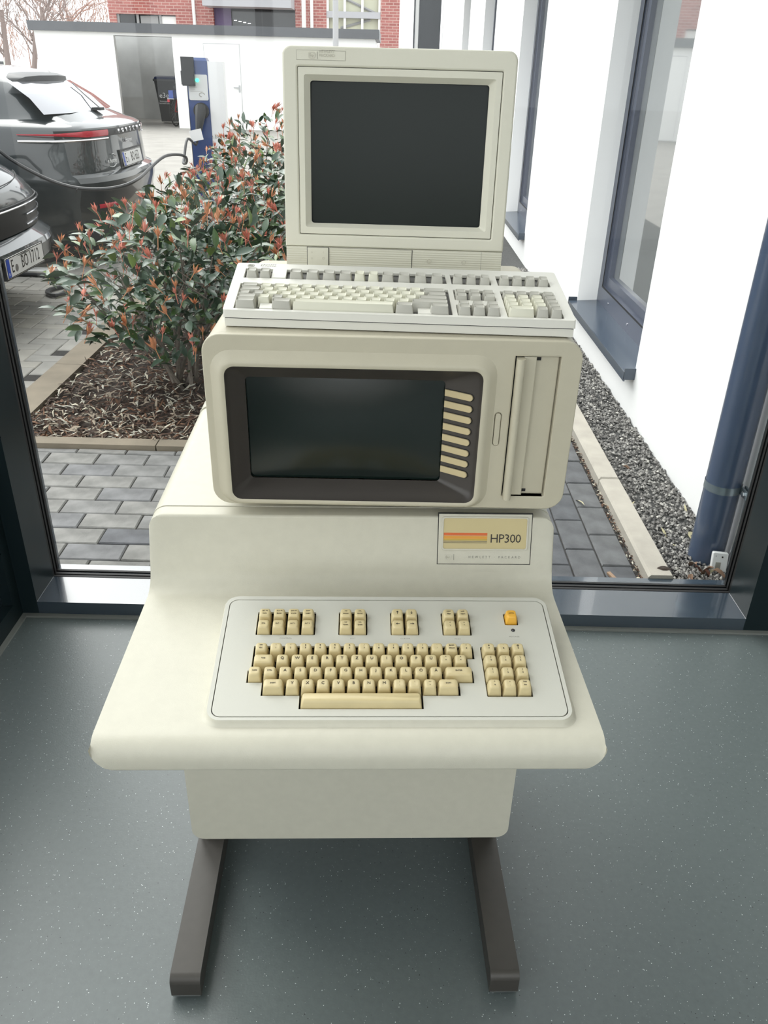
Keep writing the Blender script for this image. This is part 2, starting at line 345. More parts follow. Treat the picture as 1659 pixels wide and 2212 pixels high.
for i, (a, b) in enumerate(rows):              # running bond in front of the glazing
    ph = onz(a*.18081, 900+b*.18081).x % .2
    y1 = 2.976-.1*(i-1); y0 = y1-.1
    if i == 0: y1 = 3.016
    if y0 < 2.11: y0 = 2.106
    if y1-y0 < .02: continue
    x = -1.60+ph
    while x < .02:
        pal = 'paver%d' % rnd.choice((0, 0, 1, 2, 2, 0))
        if i == 7 and abs(x+.2-onz(1165*.18081, 900+1503*.18081).x-.2) < .06: pal = 'paver3'
        paver(path, x+.1, (y0+y1)/2, .2-J, y1-y0-J, pal); x += .2
for c in range(7):                             # columns beside the kerb
    xc = .768-.1*c; off = 2.815-(.1 if c % 2 else 0)
    for k in range(-4, 8 if c < 3 else 2):
        y0, y1 = max(off+.2*k, 2.106), off+.2*(k+1)
        if y1-y0 < .03: continue
        if c > 4 and y1 > 3.2: continue
        paver(path, xc, (y0+y1)/2, .1-J, y1-y0-J, 'dpaver%d' % rnd.choice((0, 1, 2, 1)))
lot = sroot('parking_pavement')
MB().box(-6.0, 1.2, -.08, -1.72, 9.5, -.007).build('joint_sand', 'joint', lot, smooth=0)
near, far_b = [], MB()
def vis(x, y):
    d = Vector((x, y, -CAMH)); z = d.dot(_fw)
    px, py = IW/2+FPX*d.dot(_rt)/z, IH/2-FPX*d.dot(_up)/z
    return -60 < px < 260 and 540 < py < 960
for i in range(-62, -16):
    for j in range(14, 94):
        if (i-j) % 4: continue
        for (cx, cy, lx, ly) in ((i+1, j+.5, 2, 1), (i+.5, j+2, 1, 2)):
            x, y = cx*.1, cy*.1
            if x+lx*.05 > -1.70 or x-lx*.05 < -6: continue
            if vis(x, y) and len(near) < 300: near.append((x, y, lx*.1, ly*.1))
            else:
                a, b2 = lx*.05-J/2, ly*.05-J/2; far_b.quad((x-a, y-b2, 0), (x+a, y-b2, 0), (x+a, y+b2, 0), (x-a, y+b2, 0))
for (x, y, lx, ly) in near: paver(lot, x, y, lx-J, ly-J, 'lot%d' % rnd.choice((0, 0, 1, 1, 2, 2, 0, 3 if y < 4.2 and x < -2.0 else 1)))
o = far_b.build('pavers_beyond', 'lot0', lot, smooth=0); o['kind'] = 'stuff'
MB().box(-3.3, 6.17, .0006, -2.51, 6.31, .0018).build('bay_marking', 'white_paint', lot, smooth=0)

# planting bed with its concrete edging
bed = sroot('planting_bed')
MB().box(-1.56, 3.09, -.06, -.30, 9.0, -.012).build('soil', 'soil', bed, smooth=0)
for k in range(6): MB().box(-1.70, 3.016+k*1.0, -.06, -1.56, 4.012+k*1.0, .018).build('edging_stone', 'edging', bed, smooth=0)
for k in range(2): MB().box(-1.555+k*.63, 3.020, -.06, -.93+k*.63, 3.088, .018).build('edging_stone', 'edging', bed, smooth=0)
def chips(name, n, region, zf, lmin, lmax, wmin, wmax, m, parent, seed):
    r = random.Random(seed); b = MB()
    for _ in range(n):
        x, y = region(r); L, W = r.uniform(lmin, lmax), r.uniform(wmin, wmax); a = r.uniform(0, 2*pi); t = r.gauss(0, .28); z = zf(x, y, r)
        u = Vector((cos(a)*cos(t), sin(a)*cos(t), sin(t))); v = Vector((-sin(a), cos(a), r.gauss(0, .35))).normalized(); c = Vector((x, y, z))
        bow = Vector((0, 0, r.uniform(0, .16)*L)); sd = v*r.uniform(-.10, .10)*L
        b.add([c-u*L/2-v*W*.2, c-u*L/2+v*W*.2, c+bow+sd-v*W/2, c+bow+sd+v*W/2, c+u*L/2-v*W*.15, c+u*L/2+v*W*.15], [(0,2,3,1), (2,4,5,3)])
    o = obj(name, b.raw(name, m), parent); o['kind'] = 'stuff'; return o
def bedreg(r):
    y = 3.10+ (r.random()**1.5)*3.2; return r.uniform(-1.55, -.42), y
chips('bark_mulch', 9000, bedreg, lambda x, y, r: r.uniform(-.008, .020), .018, .075, .005, .013, 'mulch', bed, 2)
# gravel strip and kerb along the white building
gs = sroot('gravel_strip')
MB().box(.91, 2.10, -.06, 1.14, 22, -.004).build('gravel_base', 'gravel_base', gs, smooth=0)
r_ = random.Random(9); gb = MB()
for _ in range(9500):
    y = 2.105+(r_.random()**1.35)*4.6; s = r_.uniform(.0045, .0095)*(1+.12*(y-2.1)); x = r_.uniform(.914, 1.132); z = r_.uniform(-.004, .010)
    vs_ = [Vector((x, y, z))+Vector((dx*r_.uniform(.6, 1.15), dy*r_.uniform(.6, 1.15), dz*r_.uniform(.5, .9)))*s for dx, dy, dz in ((1,.2,0),(.1,1,.2),(-1,-.1,.1),(0,-1,0),(.1,.1,1),(0,0,-1))]
    gb.add(vs_, [(0,1,4),(1,2,4),(2,3,4),(3,0,4),(1,0,5),(2,1,5),(3,2,5),(0,3,5)])
o = obj('gravel', gb.raw('gravel', 'gravel'), gs); o['kind'] = 'stuff'
kb = sroot('kerb')
ys = [2.098, 2.778, 3.78, 4.78, 5.78, 6.78, 7.78, 9.78, 12, 14, 18]
for a, b in zip(ys, ys[1:]):
    q = MB(); c = .008; q.loft([[(.832+.0, a+.003, -.06), (.91, a+.003, -.06), (.91, b-.003, -.06), (.832, b-.003, -.06)], [(.832, a+.003, .04-c), (.91, a+.003, .04-c), (.91, b-.003, .04-c), (.832, b-.003, .04-c)], [(.832+c, a+.003+(c if a > 2.2 else 0), .04), (.91-c*.6, a+.003+(c if a > 2.2 else 0), .04), (.91-c*.6, b-.003-c*.4, .04), (.832+c, b-.003-c*.4, .04)]])
    q.build('kerb_stone', 'kerb', kb, smooth=0)
chips('moss_and_litter', 700, lambda r: (r.uniform(.817, .834), 2.11+r.random()*2.2), lambda x, y, r: r.uniform(-.006, .004), .006, .022, .003, .007, 'mulch', path, 5)

# ================================================================== white building on the right
CY = Matrix(((0,0,1,0),(1,0,0,0),(0,1,0,0),(0,0,0,1)))     # plate (x, y, z) -> world (y, z, x)
wb = thing('white_building', 'white rendered building wing with dark-framed windows on the right', 'building')
WX = 1.137; wins = [(3.53, 4.83), (7.0, 8.28), (10.45, 11.75), (13.95, 15.25)]
plate('wall', [rc(2.105, -.05, 21.6, 6.0)]+[rc(a, .196, b, 2.75) for a, b in wins], 0, .22, 'render_white', wb, T((WX, 0, 0)) @ CY, smooth=0)
MB().box(WX+.23, 2.105, -.05, WX+.30, 21.6, 6).build('back_wall', 'render_white', wb, smooth=0)
for wi, (a, b) in enumerate(wins):
    fx = WX+.115
    fr = plate('window_frame', [rc(a, .196, b, 2.75), rc(a+.080, .235+.085, b-.080, 2.69)], 0, .05, 'win_frame', wb, T((fx, 0, 0)) @ CY, smooth=0)
    plate('casement', [rc(a+.073, .235+.078, b-.073, 2.70), rc(a+.135, .235+.145, b-.135, 2.64)], 0, .030, 'win_frame', fr, T((0, 0, .018)), smooth=0)
    plate('window_seal', [rc(a+.074, .235+.079, b-.074, 2.695), rc(a+.082, .235+.087, b-.082, 2.688)], -.0008, .002, 'gasket', fr, smooth=0)
    plate('pane', [rc(a+.10, .235+.12, b-.10, 2.65)], 0, .004, 'win_glass', fr, T((0, 0, .045)), smooth=0)
    sl = MB().loft([[(WX-.047, y, .200), (fx+.004, y, .200), (fx+.004, y, .222), (WX-.047, y, .212)] for y in (a-.012, b+.012)]).build('window_sill', 'sill_metal', wb, smooth=0)
    MB().box(WX-.050, a-.012, .172, WX-.044, b+.012, .2125).build('sill_nose', 'sill_metal', sl, smooth=0)
    for y in (a-.014, b+.006): MB().box(WX-.050, y, .180, fx, y+.008, .233).build('sill_end_cap', 'sill_metal', sl, smooth=0)
    if wi < 2:
        for k in range(3): MB().tube([(fx-.003, a+.2+k*.42, .262), (fx+.002, a+.2+k*.42, .262)], .006, 8).build('screw', 'chrome', wb)

# ================================================================== console desk
desk = thing('console_desk', 'beige vintage computer console desk with built-in keyboard and striped badge', 'console', (0, 0, 0), 2.0)
XC, HW = -.004, .305
def arc(cx, cz, r, a0, a1, n=6): return [(cx+r*cos(radians(a0+(a1-a0)*k/n)), cz+r*sin(radians(a0+(a1-a0)*k/n))) for k in range(n+1)]
def bevel_edges(me, pick, r, seg=6):
    bm = bmesh.new(); bm.from_mesh(me); bm.edges.ensure_lookup_table()
    es = [e for e in bm.edges if pick(e.verts[0].co, e.verts[1].co)]
    bmesh.ops.bevel(bm, geom=es, offset=r, segments=seg, profile=.5, affect='EDGES', clamp_overlap=False); bm.to_mesh(me); bm.free()
    for pl in me.polygons: pl.use_smooth = True
    me.set_sharp_from_angle(angle=radians(32)); return me
prof = [(1.082, .650), (.9, .650), (.712, .650)] + arc(.7035, .6545, .0045, 270, 180, 3) + arc(.724, .665, .025, 180, 93, 7) + [(.80, .6905)]
prof += arc(1.0015, .7255, .035, 270, 346, 8) + [(1.0565, .7955)] + arc(1.0610, .7960, .0045, 166, 92, 3) + [(1.082, .8012)]
def sring(x):
    d = abs(x-XC); rb, rt = .034, .024
    zb = .650+(rb-sqrt(max(0, rb*rb-max(0, d-(HW-rb))**2))); zt = .8012-(rt-sqrt(max(0, rt*rt-max(0, d-(HW-rt))**2)))
    return [(x, y, min(max(z, zb), zt)) for y, z in prof]
sxs = [HW-.034+.034*sin(radians(90*k/9)) for k in range(10)]
MB().loft([sring(XC-s) for s in reversed(sxs)]+[sring(XC+s) for s in sxs]).build('desk_shell', 'console', desk, smooth=34)
def slab(name, y0, y1, z0, z1, hw, r, m, parent, bottom=False, rr_=.003):
    me = MB().box(XC-hw, y0, z0, XC+hw, y1, z1).mesh(name, m, 32)
    ez = z0 if bottom else z1
    bevel_edges(me, lambda a, b: abs(a.x-b.x) < 1e-6 and abs(a.z-ez) < 1e-6 and abs(b.z-ez) < 1e-6, r)
    return obj(name, me, parent)
slab('rear_cover', 1.0835, 1.486, .66, .8022, HW, .024, 'console', desk)
slab('rear_lip', 1.4885, 1.54, .66, .8060, HW, .026, 'console', desk)
MB().box(XC-HW+.02, 1.07, .67, XC+HW-.02, 1.50, .797).build('seam_shadow', 'seam', desk, smooth=0)
slab('cabinet', .987, 1.46, .182, .655, .280, .022, 'console', desk, True)
for xa, xb in ((-.304, -.2535), (.2335, .283)):
    lp_ = [(.812, .010), (.812, .040)] + arc(.826, .040, .014, 180, 92, 4) + [(1.52, .054), (1.52, .010)]
    me = MB().prism_x(lp_, xa, xb).mesh('foot_beam', 'leg', 32); lg = obj('foot_beam', me, desk)
    MB().box(xa+.002, .8115, .0085, xb-.002, .8135, .0108).build('worn_edge', 'steel', lg, smooth=0)
    for yy in (.85, 1.48): MB().tube([((xa+xb)/2, yy, 0), ((xa+xb)/2, yy, .011)], .012, 10).build('glide', 'black_plastic', lg)
    MB().box(xa+.004, 1.10, .052, xb-.004, 1.30, .19).build('upright', 'leg', desk, smooth=0)
# keyboard housing: a wedge rising to the back
AK = math.degrees(math.atan(.18)); KP = T((0, .816, .713)) @ RX(AK)          # panel plane
out = rr(-.1805, -.0848, .2695, .1277, .019, 6)
top = [KP @ Vector((x, y, .0)) for x, y in rr(-.1790, -.0833, .2680, .1262, .0175, 6)]
top0 = [KP @ Vector((x, y, -.0022)) for x, y in out]
low = [Vector((v.x*1.0+(v.x-.0445)*.030, .5*0+v.y+(v.y-.826)*.045, .6885)) for v in top0]
mid = [Vector(((a.x*.85+b.x*.15), (a.y*.85+b.y*.15), max(b.z*.55+a.z*.45, .690))) for a, b in zip(top0, low)]
kh = MB().loft([low, mid, top0, top], False, False).build('keyboard_housing', 'console', desk, smooth=60)
plate('housing_rim', [rr(-.1790, -.0833, .2680, .1262, .0175, 6), rr(-.1738, -.0790, .2632, .1198, .012, 6)], -.006, .0002, 'panel', kh, KP)
holes = [rr(-.1325, .054, -.0535, .0958, .0012, 2), rr(-.0222, .054, .0165, .0958, .0012, 2), rr(.048, .054, .0862, .0956, .0012, 2), rr(.1178, .0538, .157, .0953, .0012, 2), rr(.2043, .0729, .2228, .0943, .0012, 2), rr(.1655, -.0484, .2232, .0333, .0012, 2),
    [(-.132,.0343),(-.132,-.007),(-.136,-.007),(-.136,-.0267),(-.116,-.0267),(-.116,-.047),(-.068,-.047),(-.068,-.0672),(.085,-.0672),(.085,-.047),(.1324,-.047),(.1324,-.027),(.1516,-.027),(.1516,-.007),(.1466,-.007),(.1466,.0125),(.156,.0125),(.156,.0343)]]
plate('keyboard_panel', [rr(-.1726, -.0778, .2620, .1186, .011, 6)]+holes, -.003, .0004, 'panel', desk, KP, bevel=.0003)
plate('key_well', [rr(-.1770, -.0810, .2660, .1240, .012, 4)], -.0105, -.0100, 'dark_well', desk, KP)
_km = {}
def keycap(w_, d_=.0180, h=.0112, m='key'):
    k = (round(w_, 4), d_, m)
    if k in _km: return _km[k]
    b = MB(); tw, td = w_-.0052, d_-.0062
    def ring(wx, dy, r, z, oy, sag=0): return [(x, y+oy, z+sag*(1-((x/(wx/2))**2))) for x, y in rr(-wx/2, -dy/2, wx/2, dy/2, r, 4)]
    b.loft([ring(w_-.0004, d_-.0006, .0012, -.0085, 0), ring(w_-.0009, d_-.001, .0016, -.003, 0), ring(tw+.0016, td+.0018, .0030, h-.0026, .0008), ring(tw+.0004, td+.0006, .0032, h-.0008, .0009), ring(tw-.0012, td-.0012, .0030, h, .0010), ring(tw*.5, td*.5, .0020, h-.0004, .0010)], False, True)
    _km[k] = b.mesh('key', m, 50); return _km[k]
U = .01905
def key(u, v, w_=.0181, leg=None, size=.0046, m='key', sub=None, subsize=.0026, d_=.0185):
    o = obj('key', keycap(w_, d_, m=m), desk, KP @ T((u, v, 0)))
    z = .0112
    if leg and sub:
        text('legend', leg, subsize if len(leg) > 2 else size*.72, 'print', o, T((0, .0036, z)), ext=.00012); text('legend', sub, subsize if len(sub) > 2 else size*.72, 'print', o, T((0, -.0012, z)), ext=.00012)
    elif leg: text('legend', leg, size, 'print', o, T((0, .0012, z)), ext=.00012)
    return o
RN, RQ, RA, RY_, RS = .0232, .0035, -.0165, -.0366, -.0572
nums = [('DEL', 'ESC'), ('!', '1'), ('"', '2'), ('§', '3'), ('$', '4'), ('%', '5'), ('&', '6'), ('/', '7'), ('(', '8'), (')', '9'), ('=', '0'), ('?', 'ß'), ('`', "'"), ('BACK', 'SPACE'), ('^', '£')]
for i, (a, b) in enumerate(nums): key(-.1213+i*U, RN, leg=a, sub=b, subsize=.0025)
key(-.1168, RQ, .0272, 'TAB', .0030)
for i, a in enumerate('QWERTZUIOPÜ'): key(-.0925+i*U, RQ, leg=a, size=.0058)
key(-.0925+11*U, RQ, leg='*', sub='+'); key(-.0925+12*U, RQ, leg='>', sub='<')
key(-.1258, RA, leg='CAPS', size=.0027); key(-.1068, RA, leg='CTRL', size=.0027)
for i, a in enumerate('ASDFGHJKLÖÄ'): key(-.0875+i*U, RA, leg=a, size=.0058)
key(.1320, RA, .0370, 'ENTER', .0029)
key(-.1012, RY_, .0272, 'SHIFT', .0028)
for i, a in enumerate('YXCVBNM'): key(-.0774+i*U, RY_, leg=a, size=.0058)
for i, (a, b) in enumerate(((';', ','), (':', '.'), ('—', '–'))): key(-.0774+(7+i)*U, RY_, leg=a, sub=b)
key(.1172, RY_, .0272, 'SHIFT', .0028)
b_ = MB()                                         # space bar
def ring2(wx, dy, r, z, oy): return [(x, y+oy, z) for x, y in rr(-wx/2, -dy/2, wx/2, dy/2, r, 4)]
b_.loft([ring2(.1500, .0185, .001, -.0085, 0), ring2(.1495, .018, .0016, -.003, 0), ring2(.1455, .0135, .003, .0062, .0014), ring2(.1440, .0115, .003, .0086, .0020), ring2(.1425, .0085, .003, .0092, .0026)], False, True)
b_.build('space_bar', 'key', desk, KP @ T((.0085, RS, 0)), smooth=50)
for r, row in enumerate(((('SET TE', 'INVR'), ('CLR TE', 'BLINK'), ('GRP FN', 'U LINE'), ('SOFT', 'H BRT')), ('STD', 'ALT 1', 'ALT 2', 'ALT 3'))):
    for i, a in enumerate(row):
        kx = -.1222+i*.0195
        if r == 0: key(kx, .0845, leg=a[0], sub=a[1], subsize=.0024, d_=.0195)
        else: key(kx, .0638, leg=a, size=.0026, d_=.0195)
for g, x0, rows_ in (('edit', -.0125, ((('INS', 'ENTRY'), ('DEL', 'ENTRY')), (('INS', 'CHAR'), ('DEL', 'CHAR')))), ('page', .1277, ((('FIRST', 'PREV'), ('LAST', 'NEXT')), (('<', 'v'), ('>', '^'))))):
    for r in (0, 1):
        for i in (0, 1): key(x0+i*.0192, (.0845, .0638)[r], leg=rows_[r][i][0], sub=rows_[r][i][1], subsize=.0024, d_=.0195)
def arrow_mesh(ang):
    me = plate_mesh('legend', [[(-.0026, -.0003), (.0008, -.0003), (.0004, -.0016), (.0028, 0), (.0004, .0016), (.0008, .0003), (-.0026, .0003)]], 0, .0002, 'print', smooth=0); me.transform(RZ(ang)); return me
for (i, r, ang) in ((0, 0, 90), (1, 0, -90), (0, 1, 180), (1, 1, 0)):
    o = key(.0575+i*.0192, (.0845, .0638)[r], d_=.0195); obj('legend', arrow_mesh(ang), o, T((0, .0012, .0112)))
pad = [(('#', '7'), ("'", '8'), ('@', '9')), (('[', '4'), ('\\', '5'), (']', '6')), (('{', '1'), ('|', '2'), ('}', '3')), (('^', '0'), ('~', '.'), ('TAB', 'Set'))]
for r in range(4):
    for c in range(3): key(.1752+c*.0191, .0232-.0200*r, leg=pad[r][c][0], sub=pad[r][c][1])
key(.2136, .0838, .0172, 'ATTN', .0026, m='key_orange')
plate('led_ring', [circ(.2140, .0633, .0028)], 0, .0006, 'dark_well', desk, KP); MB().tube([(.2140, .0633, .0004), (.2140, .0633, .0014)], [.0022, .0010], 10).build('indicator_lamp', 'car_glass', desk, KP)
for body, u, v in (('CONTROL', -.0917, .0477), ('EDIT', -.0028, .0477), ('CURSOR', .0672, .0477), ('PAGE', .1372, .0474), ('MESSAGE', .2138, .0518)): text('panel_lettering', body, .0031, 'print_grey', desk, KP @ T((u, v, .0004)), ext=.0001, spacing=1.15)
# badge on the riser (plane leans back with the riser)
BA = math.degrees(math.atan2(1.0565-1.0355, .7955-.7170)); BP = T((.195, 1.0365, .7205)) @ RX(90-BA)    # face frame: x right, y up the riser
BP = BP @ T((0, 0, .0006))
plate('badge_gap', [rc(-.0715, .008, .0715, .0885)], -.004, -.0002, 'seam', desk, BP, smooth=0)
bdg = plate('badge', [rc(-.0703, .0092, .0703, .0872)], -.004, .0008, 'console', desk, BP, bevel=.0004)
plate('badge_rim', [rr(-.0655, .031, .0655, .0835, .004, 4), rr(-.063, .0335, .063, .081, .003, 4)], .0004, .0026, 'badge_rim', bdg, bevel=.0006)
plate('badge_plate', [rr(-.0632, .0333, .0632, .0812, .003, 4)], .0006, .0012, 'badge_gold', bdg, smooth=0)
for m_, a, b in (('stripe_red', .0540, .0583), ('stripe_orange', .0490, .0532), ('stripe_yellow', .0465, .0487), ('print', .0448, .0457), ('print', .0425, .0432)): plate('stripe', [rc(-.0625, a, .0035, b)], .0012, .0014, m_, bdg, smooth=0)
text('badge_lettering', 'HP300', .0190, 'print', bdg, T((.0315, .0490, .0013)), ext=.0001, spacing=.92, sx=.98)
text('maker_lettering', 'HEWLETT · PACKARD', .0052, 'print_grey', bdg, T((.0160, .0200, .0009)), ext=.0004, spacing=1.85, sx=.92)
def logo(parent, mw, s, m):
    o = plate('logo', [rr(-s*.62, -s*.5, s*.62, s*.5, s*.3, 5), circ(0, 0, s*.40)], 0, .0006, m, parent, mw, smooth=0)
    text('logo_lettering', 'hp', s*.62, m, parent, mw @ T((0, s*.02, 0)), ext=.0006)
    return o
logo(bdg, T((-.0555, .0200, .0009)), .0085, 'badge_rim')
MB().box(-.0465, .0155, .0008, -.0459, .0245, .0014).build('logo_bar', 'print_grey', bdg, smooth=0)

# ================================================================== display unit
dsp = thing('display_terminal', 'tan boxy display unit with dark recessed screen, eight softkeys and drive slot', 'computer terminal', (0, 0, 0), 0.75)
dx0, dx1, dz0, dz1, dy = -.2312, .2808, .822, 1.0755, 1.05
def rrb(y, ins, r): return [(x, y, z) for x, z in rr(dx0+ins, dz0+ins, dx1-ins, dz1-ins, r, 6)]
fo = [rr(dx0, dz0, dx1, dz1, .026, 7), rr(-.2015, .8345, .1475, 1.0335, .014, 5), rr(.1895, .8425, .2520, 1.0545, .002, 2), rr(.1695, .9225, .1785, .9725, .0044, 4)]
plate('front_panel', fo, -.012, .0, 'display_case', dsp, T((0, dy, 0)) @ UP, bevel=.0015)
MB().loft([rrb(dy+.0135, .0008, .025), rrb(dy+.40, .0008, .025), rrb(dy+.492, .004, .024), rrb(dy+.500, .014, .02)], False, True).build('case', 'display_case', dsp, smooth=40)
MB().loft([rrb(dy+.010, .0035, .024), rrb(dy+.016, .0035, .024)], False, False).build('case_seam', 'seam', dsp)
MB().tube([(.02, 1.25, .8025), (.02, 1.25, .824)], .12, 24).build('swivel_foot', 'seam', dsp)
def rxy(x0, z0, x1, z1, r, y, n=6): return [(x, y, z) for x, z in rr(x0, z0, x1, z1, r, n)]
MB().loft([rxy(-.2230, .8222, .1690, 1.0560, .030, dy+.0008), rxy(-.2170, .8245, .1635, 1.0500, .026, dy-.0022), rxy(-.2115, .8265, .1585, 1.0435, .022, dy-.0068), rxy(-.2080, .8282, .1550, 1.0400, .019, dy-.0088), rxy(-.2045, .8310, .1510, 1.0370, .016, dy-.0092), rxy(-.2018, .8340, .1482, 1.0340, .0135, dy-.0082)], False, False).build('screen_surround', 'display_case', dsp, smooth=50)
bz = MB().loft([rxy(-.2020, .8338, .1484, 1.0342, .0135, dy-.0080), rxy(-.2000, .8360, .1464, 1.0320, .012, dy-.002), rxy(-.1965, .8400, .1430, 1.0280, .010, dy+.004), rxy(-.1800, .8505, .1005, 1.0070, .006, dy+.030)], False, False).build('screen_bezel', 'bezel', dsp, smooth=30)
gb_ = MB(); nx, nz = 16, 10; g0, g1, h0, h1 = -.1802, .1010, .8500, 1.0075
gb_.add([(g0+(g1-g0)*i/nx, dy+.0305+.0-.007*(1-(2*i/nx-1)**2)*(1-(2*j/nz-1)**2)+.0035, h0+(h1-h0)*j/nz) for j in range(nz+1) for i in range(nx+1)], [(j*(nx+1)+i, j*(nx+1)+i+1, (j+1)*(nx+1)+i+1, (j+1)*(nx+1)+i) for j in range(nz) for i in range(nx)])
gb_.build('screen_glass', 'crt', dsp, smooth=80)
sa = math.degrees(atan2(.026, .0425))
for k in range(8):                                # softkeys on the slanted right flank of the bezel
    z = .9905-k*.01690; mwk = T((.1215, dy+.0172, z)) @ RZ(-sa) @ UP
    sk = plate('softkey', [[(-.0235, -.0048), (.0150, -.0048)]+[(.0150+.0048*cos(radians(a)), .0048*sin(radians(a))) for a in range(-75, 90, 15)]+[(.0150, .0048), (-.0235, .0048)]], 0, .0030, 'softkey', dsp, mwk, bevel=.0006)
    plate('softkey_gap', [[(-.0235, -.0058), (.0152, -.0058)]+[(.0152+.0058*cos(radians(a)), .0058*sin(radians(a))) for a in range(-75, 90, 15)]+[(.0152, .0058), (-.0235, .0058)]], -.0004, .0006, 'dark_well', sk, smooth=0)
# drive slot
bay = MB().box(.1890, dy+.011, .8420, .2525, dy+.013, 1.0550).build('drive_bay', 'display_case', dsp, smooth=0)
for a in ((.1885, .8415, .1897, 1.0555), (.2518, .8415, .2530, 1.0555)): MB().box(a[0], dy+.0005, a[1], a[2], dy+.012, a[3]).build('bay_side', 'display_case', dsp, smooth=0)
for z in (.8415, 1.0543): MB().box(.1890, dy+.0005, z, .2525, dy+.012, z+.001).build('bay_side', 'display_case', dsp, smooth=0)
MB().box(.1895, dy+.0095, .8425, .1930, dy+.0112, 1.0545).build('bay_shadow_gap', 'dark_well', dsp, smooth=0)
plate('bay_panel', [rc(.2185, .8455, .2500, 1.0520)], -.0105, -.0070, 'display_case', dsp, T((0, dy, 0)) @ UP, bevel=.0006)
for z in (1.0470, .8480): MB().box(.2185, dy+.0060, z, .2255, dy+.0072, z+.0042).build('latch_notch', 'dark_well', dsp, smooth=0)
plate('door_strip', [rc(.2020, .8440, .2190, 1.0530)], -.0100, -.0010, 'display_case', dsp, T((0, dy, 0)) @ UP, bevel=.0016)
hp = [(.1915, .0030), (.1915, -.0060)] + [(.1970+.0055*cos(radians(a)), -.0060+.0055*sin(radians(a))) for a in range(180, 361, 30)] + [(.2025, .0030)]
MB().loft([[(x, dy+y, .8405) for x, y in hp], [(x, dy+y, 1.0520) for x, y in hp]]).build('door_handle', 'display_case', dsp, smooth=40)
plate('release_gap', [rr(.1690, .9220, .1790, .9730, .0048, 4)], -.008, -.0030, 'dark_well', dsp, T((0, dy, 0)) @ UP, smooth=0)
plate('release_button', [rr(.1702, .9232, .1778, .9718, .0038, 4)], -.006, .0012, 'display_case', dsp, T((0, dy, 0)) @ UP, bevel=.0008)

# ================================================================== keyboard on top
kbd = thing('keyboard', 'off-white full-size computer keyboard with grey and cream keys', 'keyboard', (0, 0, 0), -1.5)
KX0, KX1, KY0, KY1 = -.2525, .2225, 1.0760, 1.2400
KA = math.degrees(math.atan2(1.127-1.099, 1.239-1.076)); KB = T((-.015, 1.0760, 1.0990)) @ RX(KA)     # top plane: x from centre, y up the slope
SHV = -.054
def shr(ol): return [(x+SHV*(y-.083), y) for x, y in ol]
L_ = .1663
cor = [KB @ Vector((x+SHV*(y-.083), y, 0)) for x, y in rc(-.2355, .0015, .2355, L_-.001)]
MB().loft([[(v.x, v.y, z) for v in cor] for z in (1.0765, 1.0870)]).build('case_base', 'kb_case', kbd, smooth=0)
outl = shr(rr(-.2375, .0000, .2375, L_, .0045, 3))
rim0 = [KB @ Vector((x, y, -.0012)) for x, y in outl]
lowr = [Vector((v.x, KY0-.0006 if v.y < KY0+.004 else v.y, 1.0885)) for v in rim0]
MB().loft([lowr, rim0], False, False).build('case_top', 'kb_case', kbd, smooth=40)
MB().loft([[(v.x*.998, v.y*.9995+.0006, z) for v in cor] for z in (1.0868, 1.0890)]).build('case_seam', 'seam', kbd, smooth=0)
kh_ = [shr(rc(*q)) for q in ((-.2222, .1106, .0728, .1450), (.0800, .1106, .1370, .1450), (.1468, .1106, .2225, .1450), (-.2235, .0062, .0728, .0905), (.0800, .0560, .1370, .0905), (.0800, .0062, .1370, .0400), (.1468, .0062, .2225, .0905))]
plate('key_frame', [outl]+kh_, -.005, .0, 'kb_case', kbd, KB, bevel=.0008)
plate('key_bed', [shr(rc(-.232, .004, .232, .150))], -.0062, -.0055, 'kb_bed', kbd, KB, smooth=0)
_hk = {}
def hcap(w_, m, d_=.0158, h=.0095):
    k = (round(w_, 4), m, d_)
    if k in _hk: return _hk[k]
    b = MB(); tw, td = w_-.0046, d_-.0054
    def ring(wx, dy_, r, z, oy): return [(x, y+oy, z) for x, y in rr(-wx/2, -dy_/2, wx/2, dy_/2, r, 2)]
    b.loft([ring(w_, d_, .0008, -.0052, 0), ring(tw+.0008, td+.0012, .0014, h-.0012, .0012), ring(tw, td, .0014, h-.0001, .0014), ring(tw-.0015, td*.42, .001, h-.0018, .0018)], False, True)
    _hk[k] = b.mesh('key', m, 40); return _hk[k]
UK = .01920
def hk(x, y, w_=1.0, m='kb_light', d_=.0152): return obj('key', hcap(w_*UK-.0014, m, d_), kbd, KB @ T((x+SHV*(y-.083), y, -max(0, (min(y, .09)-.015)*.082) if y < .1 else -.001)))
V = [.0150, .0296, .0446, .0602, .0768]; VF = .1206; DF = .0178
for x in (-.2104, -.1910): hk(x, VF, .95, 'kb_grey', DF)
plate('blank_cover', [shr(rc(-.1818, .1120, -.1610, .1440))], -.004, .0008, 'kb_case', kbd, KB, bevel=.0005)
for i in range(4): hk(-.1460+.0240*i, VF, 1.08, 'kb_grey', DF)
for x in (-.0535, -.0335): hk(x, VF, .92, 'kb_light', DF)
for i in range(4): hk(-.0125+.0239*i, VF, 1.03, 'kb_grey', DF)
for i in range(3): hk(.0893+i*.0195, VF, .88, 'kb_grey', DF)
for i in range(4): hk(.1565+i*.0187, VF, .88, 'kb_grey', DF)
L0 = -.2222
def row(y, items):
    x = L0
    for w_, m in items:
        if m: hk(x+w_*UK/2, y, w_, m)
        x += w_*UK
g, l = 'kb_grey', 'kb_light'
row(V[4], [(1.4, g)]+[(1, l)]*12+[(1.8, g)])
row(V[3], [(1.65, g)]+[(1, l)]*12+[(1.55, g)])
row(V[2], [(1.0, g), (1, g)]+[(1, l)]*11+[(2.2, g)])
